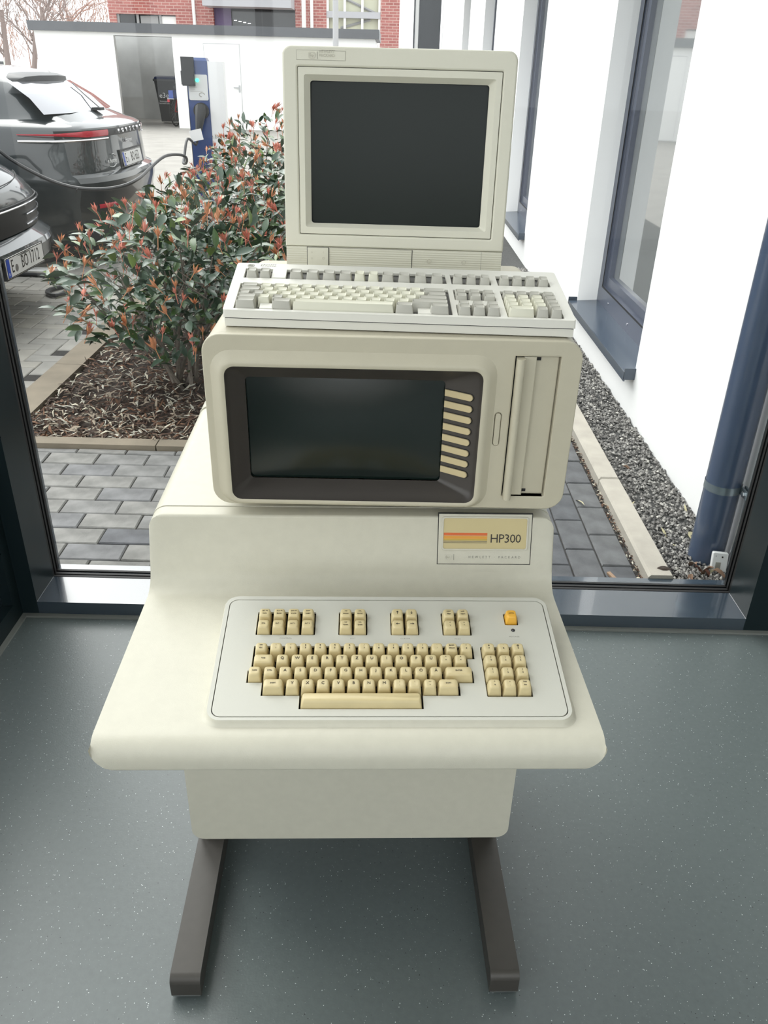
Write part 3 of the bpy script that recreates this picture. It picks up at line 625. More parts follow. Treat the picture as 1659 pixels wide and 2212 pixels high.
row(V[1], [(1.5, g), (1, l), (.95, g)]+[(1, l)]*9+[(2.75, g)])
row(V[0], [(1.5, g), (1.05, None), (1.5, g), (7.25, l), (1.38, g), (1.05, None), (1.45, g)])
for x in (L0+2.02*UK, L0+13.2*UK): plate('blank_cover', [shr(rc(x-.0090+.004, .0068, x+.0090+.004, .0228))], -.004, .0008, 'kb_case', kbd, KB, bevel=.0005)
for i in range(3):
    for r in (V[4], V[3]): hk(.0893+i*.0195, r, 1, g)
    for r in (V[1], V[0]): hk(.0893+i*.0195, r, 1, g)
for r in range(4):
    for c in range(4): hk(.1565+c*.0187, V[4-r], .97, g if (c == 3 or r == 0) else l)
hk(.1565+.5*.0187, V[0], 1.9, l); hk(.1565+2*.0187, V[0], .97, g); hk(.1565+3*.0187, V[0], .9, g)
logo(kbd, KB @ T((-.2200, .1555, 0)), .0080, 'print_grey')
text('maker_lettering', 'HEWLETT\nPACKARD', .0052, 'print_grey', kbd, KB @ T((-.2060, .1580, 0)), ext=.0002, align='LEFT')

# ================================================================== monitor
mon = thing('computer_monitor', 'light grey-beige desktop monitor with blank dark screen behind the keyboard', 'monitor', (0, 0, 0), -1.5)
MT = math.degrees(math.atan2(.0203, .303)); MP = T((-.0245, 1.3458, 1.0790)) @ RX(-MT) @ UP        # face: x, y up, z toward the viewer
mo = [(-.175, .055)]
plate('front_frame', [rc(-.1755, .0545, .1755, .30)[:2]+[(.175, .3375-.014)]+[(.161+.014*cos(radians(a)), .3235+.014*sin(radians(a))) for a in range(10, 90, 16)]+[(.161, .3375), (-.161, .3375)]+[(-.161+.014*cos(radians(a)), .3235+.014*sin(radians(a))) for a in range(100, 180, 16)], rr(-.1520, .0735, .1545, .3105, .0015, 2)], -.030, 0, 'monitor_case', mon, MP, bevel=.003)
plate('inner_frame_gap', [rr(-.1523, .0732, .1548, .3108, .0015, 2), rc(-.1500, .0755, .1525, .3085)], -.02, -.003, 'seam', mon, MP, smooth=0)
plate('inner_frame', [rr(-.1512, .0743, .1537, .3097, .0015, 2), rr(-.1420, .0845, .1448, .2998, .003, 3)], -.02, -.0003, 'monitor_case', mon, MP, bevel=.0006)
mz = lambda ol, z: [Vector((x, y, z)) for x, y in ol]
MB().loft([mz(rr(-.1422, .0843, .1450, .3000, .003, 4), -.0006), mz(rr(-.1340, .0900, .1360, .2925, .004, 4), -.0105)], False, False).build('screen_chamfer', 'monitor_case', mon, MP, smooth=30)
gm = MB(); gx0, gx1, gy0, gy1 = -.1345, .1365, .0895, .2930
gm.add([(gx0+(gx1-gx0)*i/16, gy0+(gy1-gy0)*j/12, -.0150+.0050*(1-.5*(2*i/16-1)**2-.5*(2*j/12-1)**2)) for j in range(13) for i in range(17)], [(j*17+i, j*17+i+1, (j+1)*17+i+1, (j+1)*17+i) for j in range(12) for i in range(16)])
gm.build('screen_glass', 'crt_matte', mon, MP, smooth=80)
plate('nameplate', [rc(-.1525, .3190, -.0805, .3312)], -.002, .0005, 'monitor_case', mon, MP, bevel=.0004); plate('nameplate_gap', [rc(-.1530, .3186, -.0801, .3317)], -.002, .00012, 'print_grey', mon, MP, smooth=0)
logo(mon, MP @ T((-.1300, .3252, .0005)), .0085, 'badge_rim'); MB().box(-.1222, .3205, .0004, -.1216, .3300, .0011).build('logo_bar', 'print_grey', mon, MP, smooth=0)
text('maker_lettering', 'HEWLETT\nPACKARD', .0052, 'badge_rim', mon, MP @ T((-.1195, .3277, .0005)), ext=.0006, align='LEFT')
plate('base_strip', [rc(-.1745, 0, .1745, .0540)], -.030, -.0004, 'ribbed', mon, MP, bevel=.0008)
plate('power_button_gap', [rc(-.1412, .022, -.1048, .0537)], -.003, -.0001, 'seam', mon, MP, smooth=0)
pb = plate('power_button', [rc(-.1402, .022, -.1060, .0530)], -.003, .0016, 'monitor_case', mon, MP, bevel=.0005)
for x, y, s in ((-.1330, .0460, '∧'), (-.1140, .0460, 'I'), (-.1330, .0365, '▪'), (-.1140, .0365, 'O')): text('symbol', s if ord(s) < 128 else 'n', .0055, 'badge_rim', pb, T((x, y, .0016)), ext=.0003)
for x in (.0295,): MB().box(x-.0005, .004, -.002, x+.0005, .0535, .0001).build('flap_gap', 'seam', mon, MP, smooth=0)
MB().box(-.104, .0530, -.002, .0295, .0537, .0001).build('flap_gap', 'print_grey', mon, MP, smooth=0); MB().box(.1412, .004, -.002, .1416, .0535, .0001).build('flap_gap', 'print_grey', mon, MP, smooth=0)
for x in (.0575, .1135): plate('dial_symbol', [circ(x, .0370, .0038, 16), circ(x, .0370, .0028, 16)], -.001, .0005, 'badge_rim', mon, MP, smooth=0)
mr = lambda x0, x1, y0, y1, r, z: [MP @ Vector((x, y, z)) for x, y in rr(x0, y0, x1, y1, r, 5)]
MB().loft([mr(-.1745, .1745, .002, .3365, .014, -.028), mr(-.1735, .1735, .004, .333, .014, -.10), mr(-.15, .15, .012, .28, .02, -.20), mr(-.12, .12, .03, .23, .02, -.30)]).build('rear_case', 'monitor_case', mon, smooth=35)

# ================================================================== shrubs in the bed
def leaf_mesh(name, L, W, m, bend=.25, fold=.35):
    b = MB(); pts = []
    for i, (t, w_) in enumerate(((0, .10), (.28, .85), (.58, 1.0), (.84, .6), (1, .04))):
        z = -bend*L*t*t; x = w_*W/2
        pts += [(-x, t*L, z+fold*x), (0, t*L, z), (x, t*L, z+fold*x)]
    b.add(pts, [f for i in range(4) for f in ((i*3, i*3+1, i*3+4, i*3+3), (i*3+1, i*3+2, i*3+5, i*3+4))]); return b.raw(name, m, 60)
def shoot_mesh(name, m, seed, n=8, L=.05):
    r = random.Random(seed); b = MB()
    for k in range(n):
        a = 2*pi*k/n+r.uniform(-.4, .4); t = r.uniform(.12, .62); l_ = L*r.uniform(.6, 1.1); w_ = l_*.11
        d = Vector((cos(a)*sin(t), sin(a)*sin(t), cos(t))); s_ = Vector((-sin(a), cos(a), 0)); o_ = Vector((0, 0, -.014*r.random()))
        b.add([o_, o_+d*l_*.55-s_*w_, o_+d*l_*.5+Vector((0,0,-.003))*1, o_+d*l_*.55+s_*w_, o_+d*l_], [(0, 1, 4, 2), (0, 2, 4, 3)])
    b.tube([(0, 0, -.05), (0, 0, .0)], .0016, 4); return b.raw(name, m, 0)
LEAF = [leaf_mesh('leaf', L*1.14, W*1.08, m, bd) for L, W, m, bd in ((.074, .032, 'leaf_dark', .2), (.066, .030, 'leaf_dark', .45), (.076, .031, 'leaf_mid', .3), (.060, .028, 'leaf_dark', .1), (.062, .032, 'leaf_light', .25))]
SHOOT = [shoot_mesh('young_shoot', m, s, n, L) for s, (m, n, L) in enumerate((('leaf_red', 8, .052), ('leaf_orange', 8, .048), ('leaf_red', 6, .044), ('leaf_orange', 10, .055)))]
LV = [[Vector(v.co) for v in me.vertices] for me in LEAF]; LF = [[tuple(p.vertices) for p in me.polygons] for me in LEAF]
def shrub(label, cx, cy, h, rx, ry, nleaf, nstuff, nshoot, seed, low=.12, nstem=9, lowp=1.3):
    r = random.Random(seed); t = thing('photinia_shrub', label, 'shrub', (cx, cy, -.012), 0, 'hedge shrubs in the bark bed')
    tips = []
    for k in range(nstem):
        a = 2*pi*k/nstem+r.uniform(-.3, .3); q = r.uniform(.35, .95); top_ = Vector((cos(a)*rx*q, sin(a)*ry*q, h*r.uniform(.62, .92)*(1-.18*q)))
        b0 = Vector((r.uniform(-.05, .05), r.uniform(-.05, .05), -.01)); m1 = b0.lerp(top_, .35)+Vector((cos(a)*-.03, sin(a)*-.03, .02)); m2 = b0.lerp(top_, .7)+Vector((r.uniform(-.04, .04), r.uniform(-.04, .04), .02))
        b = MB().tube([b0, m1, m2, top_], [.012, .009, .006, .003], 6)
        for _ in range(4):
            s0 = b0.lerp(top_, r.uniform(.3, .85)); e = s0+Vector((r.uniform(-.18, .18), r.uniform(-.18, .18), r.uniform(.06, .2))); b.tube([s0, s0.lerp(e, .5)+Vector((0, 0, -.015)), e], [.004, .003, .002], 4)
        b.build('stem', 'bark', t)
    camv = Vector((0, 0, CAMH))-Vector((cx, cy, 0)); pl = []
    for _ in range(nleaf+nstuff):
        while True:
            d = Vector((r.gauss(0, 1), r.gauss(0, 1), r.gauss(0, 1))).normalized(); q = r.random()**.36
            p_ = Vector((d.x*rx*q, d.y*ry*q, h*(.56+.44*d.z*q)))
            if p_.z < low*h: continue
            if p_.z < .42*h and r.random() > (p_.z/(.42*h))**lowp: continue
            break
        ax = (Vector((d.x, d.y, .25+.6*r.random()))+Vector((r.gauss(0, .55), r.gauss(0, .55), r.gauss(0, .4)))).normalized()
        nz = (Vector((0, 0, 1))+Vector((r.gauss(0, .5), r.gauss(0, .5), 0))); x_ = ax.cross(nz)
        if x_.length < .1: x_ = ax.cross(Vector((1, 0, 0)))
        x_.normalize(); z_ = x_.cross(ax); s_ = r.uniform(.75, 1.15)
        mw = Matrix(((x_.x*s_, ax.x*s_, z_.x*s_, p_.x), (x_.y*s_, ax.y*s_, z_.y*s_, p_.y), (x_.z*s_, ax.z*s_, z_.z*s_, p_.z), (0, 0, 0, 1)))
        kind = r.choice((0, 0, 1, 1, 2, 3, 3, 0, 4 if p_.z > .7*h else 2)); pl.append(((camv-p_).length, kind, mw))
    pl.sort(key=lambda e: e[0])
    for _, k, mw in pl[:nleaf]: obj('leaf', LEAF[k], t, mw)
    b = MB()
    for _, k, mw in pl[nleaf:]: b.add([mw @ v for v in LV[k]], LF[k])
    o = obj('foliage', b.raw('foliage', 'leaf_mix', 60), t); o['kind'] = 'stuff'
    for _ in range(nshoot):
        a = r.uniform(0, 2*pi); el = math.asin(r.uniform(-.45, 1)); q = r.uniform(.88, 1.06)
        p_ = Vector((cos(a)*cos(el)*rx*q, sin(a)*cos(el)*ry*q, h*(.56+.46*sin(el)*q)))
        e = Euler((r.gauss(0, .3)-sin(a)*cos(el)*.5, r.gauss(0, .3)+cos(a)*cos(el)*.5, r.uniform(0, 6)))
        obj('young_shoot', r.choice(SHOOT), t, T(p_) @ e.to_matrix().to_4x4() @ Matrix.Scale(r.uniform(.65, 1.15), 4))
    return t
shrub('red-tipped evergreen shrub nearest the glazing, bare stems showing at its foot', -.98, 3.82, .86, .56, .50, 300, 1000, 190, 11, .05, 9, .8)
shrub('second red-tipped evergreen shrub, just behind the one nearest the glazing', -.96, 4.75, .88, .56, .56, 220, 900, 180, 12)
shrub('third red-tipped evergreen shrub, left of the monitor below the charging post', -.88, 5.75, .95, .56, .58, 150, 900, 180, 13, nstem=6)
shrub('farthest red-tipped evergreen shrub, tallest, beside the monitor edge', -.86, 6.85, 1.09, .58, .62, 100, 900, 190, 14, nstem=6)

# ================================================================== cars
def car(label, cy, rearx, sgn, zs, length, name, group):
    # zs: (z, offset of the end from rearx, half width, corner pull)   sgn -1: body runs to -x from the visible end
    t = thing(name, label, 'car', (rearx, cy, 0), 0, group)
    rings = []
    def ring(z, off, hw, cr, back):
        pts = []
        n = 16
        for k in range(n+1):
            w_ = -1+2*k/n; w_ = math.copysign(abs(w_)**.75, w_); pts.append((off-cr*(1-(max(0, 1-abs(w_)**2.6))**(1/2.6)), w_*hw, z))
        for k in range(6):
            x = off-cr-(back-cr+off)*(k+1)/6; pts.append((x, hw*(1-.02*k), z))
        for k in range(6):
            x = off-cr-(back-cr+off)*(6-k)/6; pts.append((x, -hw*(1-.02*(5-k)), z))
        return pts
    body = MB().loft([ring(*q) for q in zs], True, True).build('body', 'car_black', t, smooth=28)
    return t, body
def end_curve(off, hw, cr, ws): return [(off-cr*(1-(max(0, 1-abs(w_)**2.6))**(1/2.6)), w_*hw) for w_ in ws]
RC = -2.02
zs = [(.17, -.20, .84, .35, 4.6), (.24, -.10, .90, .40, 4.75), (.34, -.055, .945, .46, 4.85), (.46, -.030, .965, .50, 4.9), (.56, -.004, .972, .50, 4.9), (.61, .0, .975, .50, 4.9), (.645, -.022, .975, .50, 4.9), (.665, -.075, .972, .46, 4.9), (.80, -.085, .965, .47, 4.9), (.90, -.088, .945, .50, 4.85), (.94, -.080, .935, .52, 4.8), (.965, -.088, .925, .55, 4.7), (.985, -.125, .905, .56, 4.5), (1.02, -.26, .85, .52, 3.9)]
car_r, body_r = car('glossy black estate car backed into its bay, rear lights and plate showing', 7.15, RC, -1, zs, 4.9, 'parked_car', 'cars at the charging bay')
# greenhouse: tapered upper body with rear window slope
def gring(z, xr, hw, cr, xf):
    pts = []
    for k in range(13):
        w_ = -1+2*k/12; pts.append((xr-cr*(1-(max(0, 1-abs(w_)**3))**(1/3)), w_*hw, z))
    for k in range(4): pts.append((xr-cr+(xf-xr+cr)*(k+1)/4, hw, z))
    for k in range(4): pts.append((xf+(xr-cr-xf)*k/4, -hw, z))
    return pts
MB().loft([gring(1.0, -.20, .84, .5, -3.6), gring(1.05, -.345, .80, .42, -3.45), gring(1.15, -.48, .745, .34, -3.2), gring(1.25, -.66, .68, .26, -2.9), gring(1.32, -.80, .62, .2, -2.6), gring(1.352, -1.02, .54, .2, -2.4), gring(1.362, -1.25, .4, .2, -2.2)], False, True).build('roof', 'car_black', car_r, smooth=40)
MB().loft([[(-.345-(.10*abs(w_)**3), w_*.775, 1.054) for w_ in (-1, -.6, 0, .6, 1)], [(-.472-.085*abs(w_)**3, w_*.70, 1.153) for w_ in (-1, -.6, 0, .6, 1)], [(-.652-.07*abs(w_)**3, w_*.64, 1.253) for w_ in (-1, -.6, 0, .6, 1)]], False, False, False).build('rear_window', 'rear_glass', car_r, smooth=60)
sp = [(-.98, 1.322), (-.72, 1.312), (-.655, 1.292), (-.672, 1.205), (-.73, 1.180), (-.95, 1.20)]
MB().loft([[(x-.16, -.60, z-.085) for x, z in sp], [(x-.06, -.54, z-.035) for x, z in sp], [(x-.02, -.42, z-.008) for x, z in sp], [(x, -.2, z) for x, z in sp], [(x+.01, 0, z) for x, z in sp], [(x, .2, z) for x, z in sp], [(x-.02, .42, z-.008) for x, z in sp], [(x-.06, .54, z-.035) for x, z in sp], [(x-.16, .60, z-.085) for x, z in sp]]).build('roof_spoiler', 'car_trim', car_r, smooth=50)
wp = MB().tube([(-.318, .06, 1.058), (-.318, .06, 1.075)], .022, 8); wp.tube([(-.31, .06, 1.072), (-.46, .20, 1.155), (-.60, .34, 1.235)], .005, 5); wp.box(-.36, .01, 1.055, -.29, .11, 1.075); wp.build('rear_wiper', 'black_plastic', car_r)
# quarter window on the near flank
MB().loft([[(-.80, -.795, 1.075), (-1.5, -.815, 1.045), (-2.3, -.82, 1.04)], [(-1.02, -.735, 1.20), (-1.5, -.735, 1.205), (-2.3, -.735, 1.205)]], False, False, False).build('side_window', 'car_glass', car_r, smooth=60)
def band(name, z0, z1, ws, off, hw, cr, push, m, parent, zt=0):
    c0 = end_curve(off+push, hw+push, cr, ws); b = MB()
    b.loft([[(x, y, z0) for x, y in c0], [(x+.004, y, (z0+z1)/2) for x, y in c0], [(x, y, z1) for x, y in c0]], False, False, False); return b.build(name, m, parent, smooth=60)
WS = [-.995+k*.05 for k in range(40)]
band('light_bar', .905, .955, [w_ for w_ in WS if abs(w_) < .98], -.085, .935, .52, .006, 'car_trim', car_r)
for s in (-1, 1):
    ws = [s*(.48+.0525*k) for k in range(11)]; ws = sorted(ws)
    c0 = end_curve(-.085+.010, .945, .52, ws); n = len(c0)
    fr_ = [abs(w_) for w_ in ws]
    b = MB(); b.loft([[(x, y, .930-.022*(1-max(0, (f-.75)/.27))) for (x, y), f in zip(c0, fr_)], [(x+.004, y, .932) for (x, y), f in zip(c0, fr_)], [(x, y, .934+.016*(1-max(0, (f-.75)/.27))) for (x, y), f in zip(c0, fr_)]], False, False, False); b.build('tail_light', 'tail_red', car_r, smooth=60)
    c1 = end_curve(-.085+.006, .952, .51, ws); b = MB(); b.tube([(x, y, .890) for x, y in c1], .008, 6); b.build('light_trim', 'chrome', car_r)
    band('bumper_reflector', .425, .455, sorted([s*(.50+.03*k) for k in range(10)]), -.034, .962, .50, .006, 'tail_red', car_r)
band('diffuser', .20, .36, [w_ for w_ in WS if abs(w_) < .9], -.075, .92, .42, .012, 'car_trim', car_r)
FE = Matrix(((0, 0, 1, 0), (1, 0, 0, 0), (0, 1, 0, 0), (0, 0, 0, 1)))       # text facing +x: x->y, y->z
def plate_no(parent, mw, s, with_band=True):
    pz = plate('number_plate', [rr(-.26, -.055, .26, .055, .008, 3)], 0, .006, 'plate_white', parent, mw, bevel=.001)
    plate('plate_border', [rr(-.258, -.053, .258, .053, .007, 3), rr(-.254, -.049, .254, .049, .006, 3)], .006, .0066, 'print', pz, smooth=0)
    plate('country_band', [rc(-.254, -.048, -.214, .048)], .006, .0064, 'eu_blue', pz, smooth=0); text('country_letter', 'D', .022, 'white_print', pz, T((-.234, -.032, .0066)))
    a, b_ = s; text('plate_lettering', a, .098, 'print', pz, T((-.182, 0, .0066)), sx=.72); text('plate_lettering', b_, .098, 'print', pz, T((.065, 0, .0066)), sx=.72)
    plate('registration_seal', [circ(-.132, -.014, .020)], .006, .0068, 'steel', pz, smooth=0)
MB().box(-.100, -.30, .655, -.080, .30, .795).build('plate_recess', 'car_trim', car_r, smooth=0)
plate_no(car_r, T((-.078, 0, .725)) @ RY(-8) @ FE, ('E', 'BO 653'))
for i, ch in enumerate('PORSCHE'): text('tail_lettering', ch, .042, 'chrome', car_r, T((-.070, -.30+i*.10, .930)) @ FE, ext=.003, sx=1.3)
text('tail_lettering', 'Panamera', .045, 'chrome', car_r, T((-.076, -.05, .855)) @ FE, ext=.002)
text('door_lettering', 'e.home', .05, 'white_print', car_r, T((-.098, -.46, .735)) @ RZ(-8) @ FE, ext=.001)
MB().tube([(-.096+.0*k, -.46+.115*cos(radians(a)), .735+.045*sin(radians(a))) for k, a in enumerate(range(-150, 100, 20))], .0025, 4).build('logo_swoosh', 'white_print', car_r)
for xw in (-.98, -3.85):
    for s in (-1, 1):
        b = MB().tube([(xw, s*.74, .33), (xw, s*.955, .33)], .335, 28); wz = b.build('wheel', 'tyre', car_r); MB().tube([(xw, s*.94, .33), (xw, s*.962, .33)], .24, 20).build('rim', 'steel', wz)
# nose of the second car
NC = -2.05
zn = [(.17, -.55, .80, .30, 4.4), (.22, -.36, .86, .36, 4.6), (.285, -.16, .90, .42, 4.7), (.325, -.045, .93, .48, 4.7), (.35, -.018, .945, .51, 4.75), (.39, -.014, .955, .52, 4.75), (.435, .0, .965, .52, 4.75), (.465, -.010, .965, .52, 4.75), (.495, -.055, .95, .50, 4.75), (.515, -.090, .94, .48, 4.75), (.66, -.075, .945, .50, 4.75), (.70, -.085, .955, .55, 4.75), (.74, -.110, .96, .62, 4.75), (.79, -.155, .96, .70, 4.75), (.85, -.25, .95, .80, 4.7), (.90, -.36, .93, .88, 4.6), (.945, -.54, .90, .95, 4.4), (.985, -.85, .86, .9, 4.2), (1.01, -1.25, .82, .8, 3.9)]
car_n, body_n = car('glossy black car parked nose-in at left, plate E BO 1712 at its front', 4.70, NC, -1, zn, 4.7, 'parked_car', 'cars at the charging bay')
MB().loft([gring(.98, -1.30, .80, .5, -4.2), gring(1.15, -1.75, .74, .4, -4.1), gring(1.40, -2.2, .66, .3, -3.9), gring(1.52, -2.5, .58, .3, -3.6), gring(1.56, -2.8, .45, .3, -3.4)], False, True).build('roof', 'car_black', car_n, smooth=40)
for z, off, half in ((.655, -.070, 1.0), (.595, -.078, 0.0), (.540, -.085, 0.0)):
    for s in (-1, 1):
        ws = sorted(s*(.30+.062*k) for k in range(11)) if not half else sorted(s*.092*k for k in range(11))
        c = end_curve(off+.012, .95, .50, ws); MB().tube([(x, y, z+.004*abs(w_)) for (x, y), w_ in zip(c, ws)], .0055, 6).build('grille_bar', 'chrome', car_n)
        MB().tube([(x-.014, y, z+.012+.004*abs(w_)) for (x, y), w_ in zip(c, ws)], .004, 6).build('grille_bar', 'black_plastic', car_n)
band('grille', .515, .648, [w_ for w_ in WS if abs(w_) < .97], -.082, .945, .50, .004, 'car_trim', car_n)
MB().tube([(-.115-.5*abs(w_)**2.4*.62, w_*.90, .765+.03*abs(w_)) for w_ in [-.8+.1*k for k in range(17)]], .003, 4).build('bonnet_gap', 'gasket', car_n)
MB().box(-.03, -.27, .332, -.005, .27, .452).build('plate_holder', 'car_trim', car_n, smooth=0)
plate_no(car_n, T((-.008, 0, .393)) @ FE, ('E', 'BO 1712'))
for xw in (-.85, -3.75):
    for s in (-1, 1):
        b = MB().tube([(xw, s*.74, .34), (xw, s*.95, .34)], .345, 28); wz = b.build('wheel', 'tyre', car_n); MB().tube([(xw, s*.94, .34), (xw, s*.957, .34)], .25, 20).build('rim', 'steel', wz)

# ================================================================== charging post and cables
PY = 9.0; p0 = at(455, 250, PY)
post = thing('charging_post', 'blue and white charging post with label plate, standing behind the shrubs', 'charging station', (p0.x, PY, -.01), 0)
PZ = 1.455
def pbox(name, x0, y0, z0, x1, y1, z1, m, parent=post): return MB().box(x0, y0, z0, x1, y1, z1).build(name, m, parent, smooth=0)
pr = Matrix.Rotation(radians(4), 4, 'Z')
hood = MB().box(-.205, 0, 0, 0, .20, PZ-.015).build('blue_column', 'post_blue', post, pr, smooth=0)
MB().loft([[(-.205, 0, PZ-.015), (0, 0, PZ-.015), (0, .20, PZ-.015), (-.205, .20, PZ-.015)], [(-.19, .02, PZ+.01), (-.015, .02, PZ+.01), (-.015, .18, PZ+.01), (-.19, .18, PZ+.01)]]).build('cap', 'post_blue', post, pr, smooth=0)
MB().box(.001, .006, 0, .15, .20, PZ-.02).build('white_column', 'post_white', post, pr, smooth=0)
MB().box(-.212, .004, 0, -.205, .19, PZ-.02).build('side_trim', 'black_plastic', post, pr, smooth=0)
lab = plate('label_plate', [rr(-.195, 0, -.008, .225, .012, 3)], 0, .006, 'screen_label', post, pr @ T((0, 0, 1.095)) @ UP)
for k in range(5): plate('label_line', [rc(-.180, .150-.018*k, -.180+(.06, .05, .07, .045, .12)[k], .153-.018*k)], .006, .0066, 'print_grey', lab, smooth=0)
MB().tube([(-.105, .175, .005), (-.105, .175, .012)], .017, 14).build('status_lamp', 'led_green', lab)
MB().tube([(-.07+.026*cos(radians(a)), .05+.018*sin(radians(a)), .007) for a in range(0, 300, 30)], .003, 4).build('label_symbol', 'print_grey', lab)
cb = MB().box(-.245, -.055, 1.22, -.125, 0, 1.47).build('card_reader', 'black_plastic', post, pr, smooth=0); MB().box(-.250, -.075, 1.23, -.130, -.05, 1.35).build('reader_lid', 'black_plastic', cb, smooth=0)
sk_ = MB().tube([(-.085, .0, 1.0), (-.085, -.05, 1.0)], .075, 20).build('socket', 'black_plastic', post, pr)
for (s, z) in (('e.bonn', .77),): text('post_lettering', s, .060, 'print_grey', post, pr @ T((.065, .004, z)) @ UP, ext=.001)
tc_ = thing('charging_cable', 'dark charging cable with plug, drooping from blue post in front of the black car', 'cable', (0, 0, 0))
W2 = post.matrix_world if False else T(post.location) @ pr
pl0 = W2 @ Vector((-.088, -.07, .99)); pl1 = W2 @ Vector((-.11, -.12, .84)); pl2 = W2 @ Vector((-.15, -.13, .70))
MB().tube([pl0+Vector((0, .04, .03)), pl0, pl0.lerp(pl1, .5), pl1, pl1.lerp(pl2, .5)], [.062, .055, .045, .034, .022], 10).build('plug', 'black_plastic', tc_)
path_px = [(405, 300, 8.6), (398, 340, 8.4), (396, 352, 8.3), (402, 352, 8.2), (402, 340, 8.1), (385, 334, 8.0), (355, 338, 7.6), (322, 365, 6.8), (300, 385, 6.1), (265, 402, 5.85), (215, 409, 5.8), (160, 405, 5.8), (110, 390, 5.8), (60, 366, 5.8), (20, 342, 5.8), (-10, 322, 5.8), (-40, 330, 5.9)]
pts = [pl1.lerp(pl2, .5), pl2] + [at(*q) for q in path_px]
def smooth_pts(ps, n=4):
    ps = [Vector(q) for q in ps]; out_ = []
    for i in range(len(ps)-1):
        a, b, c, d = ps[max(i-1, 0)], ps[i], ps[i+1], ps[min(i+2, len(ps)-1)]
        for k in range(n):
            t = k/n; out_.append(.5*((2*b)+(c-a)*t+(2*a-5*b+4*c-d)*t*t+(3*b-a-3*c+d)*t**3))
    return out_+[ps[-1]]
MB().tube(smooth_pts(pts), .0125, 8).build('cable', 'cable', tc_)
tg = at(424, 292, 8.75); MB().box(-.06, -.004, -.05, .06, .002, .05).build('paper_tag', 'post_white', tc_, T(tg) @ RY(-12), smooth=0)
MB().tube(smooth_pts([at(168, 404, 5.8), at(166, 410, 5.78), at(164, 417, 5.79)]), [.004]*9, 5).build('cable_tie', 'black_plastic', tc_)
gp = [(30, 592), (70, 593), (110, 596), (150, 601), (156, 606), (148, 616), (120, 622), (104, 628), (104, 634), (120, 638), (140, 632), (150, 622), (145, 612), (160, 606), (172, 600), (182, 596)]
MB().tube(smooth_pts([onz(a, b, .0165)+Vector((0, 0, .012 if 10 < i < 14 else 0)) for i, (a, b) in enumerate(gp)]), .015, 8).build('charging_cable', 'cable')
tag(bpy.data.objects['charging_cable.001'], 'dark cable lying looped on the paving under the E BO 1712 car', 'cable')

# ================================================================== shed with bin and bicycle
SY = 22.6
shed = thing('bike_shed', 'long white flat-roofed shed with dark fascia and an open bay', 'building')
CX = UP
xl, xr = -8.66, -.42; o0, o1, oz = -6.75, -5.34, 1.985
plate('front_wall', [[(xl, -.05), (o0, -.05), (o0, oz), (o1, oz), (o1, -.05), (xr, -.05), (xr, 2.06), (xl, 2.06)]], -.15, 0, 'render_white', shed, T((0, SY, 0)) @ UP, smooth=0)
MB().box(xl-.10, SY-.10, 2.045, xr+.10, SY+2.9, 2.245).build('roof_fascia', 'fascia', shed, smooth=0)
MB().box(xl, SY+.15, -.05, xl+.12, SY+4, 2.05).build('side_wall', 'render_white', shed, smooth=0); MB().box(xr-.12, SY+.15, -.05, xr, SY+4, 2.05).build('side_wall', 'render_white', shed, smooth=0)
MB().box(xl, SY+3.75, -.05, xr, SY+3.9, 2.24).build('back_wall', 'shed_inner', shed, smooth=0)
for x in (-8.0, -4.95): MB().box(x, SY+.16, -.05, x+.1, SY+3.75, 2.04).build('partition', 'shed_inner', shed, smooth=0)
dr = plate('door', [rc(-4.58, 0, -3.72, 1.86)], -.01, .012, 'render_white', shed, T((0, SY, 0)) @ UP, smooth=0)
plate('door_gap', [rc(-4.592, 0, -3.708, 1.872), rc(-4.58, 0, -3.72, 1.86)], .0, .003, 'balcony', shed, T((0, SY, 0)) @ UP, smooth=0)
MB().box(-3.90, SY-.06, .92, -3.76, SY-.03, .945).build('door_handle', 'steel', shed, smooth=0); MB().box(-3.775, SY-.05, .83, -3.74, SY-.012, .985).build('handle_plate', 'steel', shed, smooth=0)
b0 = onz(368, 262, 0)
bn = thing('wheelie_bin', 'black wheeled refuse bin with blue lid inside the open shed', 'bin', (-6.02, 24.6, 0))
def brg(hx, hy, z, o=0): return [(-hx, -hy+o, z), (hx, -hy+o, z), (hx, hy+o, z), (-hx, hy+o, z)]
MB().loft([brg(.21, .22, .03), brg(.24, .27, .55), brg(.29, .33, 1.02)]).build('body', 'black_plastic', bn, smooth=0)
MB().loft([brg(.31, .36, 1.00), brg(.31, .36, 1.05)]).build('rim', 'black_plastic', bn, smooth=0); MB().loft([brg(.29, .34, 1.05), brg(.27, .32, 1.10), brg(.2, .25, 1.13)]).build('lid', 'bin_lid', bn, smooth=0)
for s in (-1, 1): MB().tube([(s*.22, .24, .1), (s*.27, .24, .1)], .1, 14).build('wheel', 'tyre', bn)
text('bin_lettering', 'e3e', .18, 'white_print', bn, T((-.06, -.295, .66)) @ RX(4) @ UP); text('bin_lettering', 'Entsorgungs-\nbetriebe Essen', .05, 'white_print', bn, T((-.06, -.288, .50)) @ RX(4) @ UP)
bk = thing('bicycle', 'bicycle parked in the shed bay, rear wheel showing beside the bin', 'bicycle', (-5.57, 23.25, 0), 80)
def wheel(x):
    wh = MB().tube([(x+.33*cos(radians(a)), 0, .33+.33*sin(radians(a))) for a in range(0, 361, 20)], .020, 6).build('wheel', 'tyre', bk)
    sp_ = MB()
    for a in range(0, 180, 20): sp_.tube([(x+.32*cos(radians(a)), 0, .33+.32*sin(radians(a))), (x-.32*cos(radians(a)), 0, .33-.32*sin(radians(a)))], .003, 4)
    sp_.build('spokes', 'steel', wh)
wheel(0); wheel(1.05)
f = MB(); 
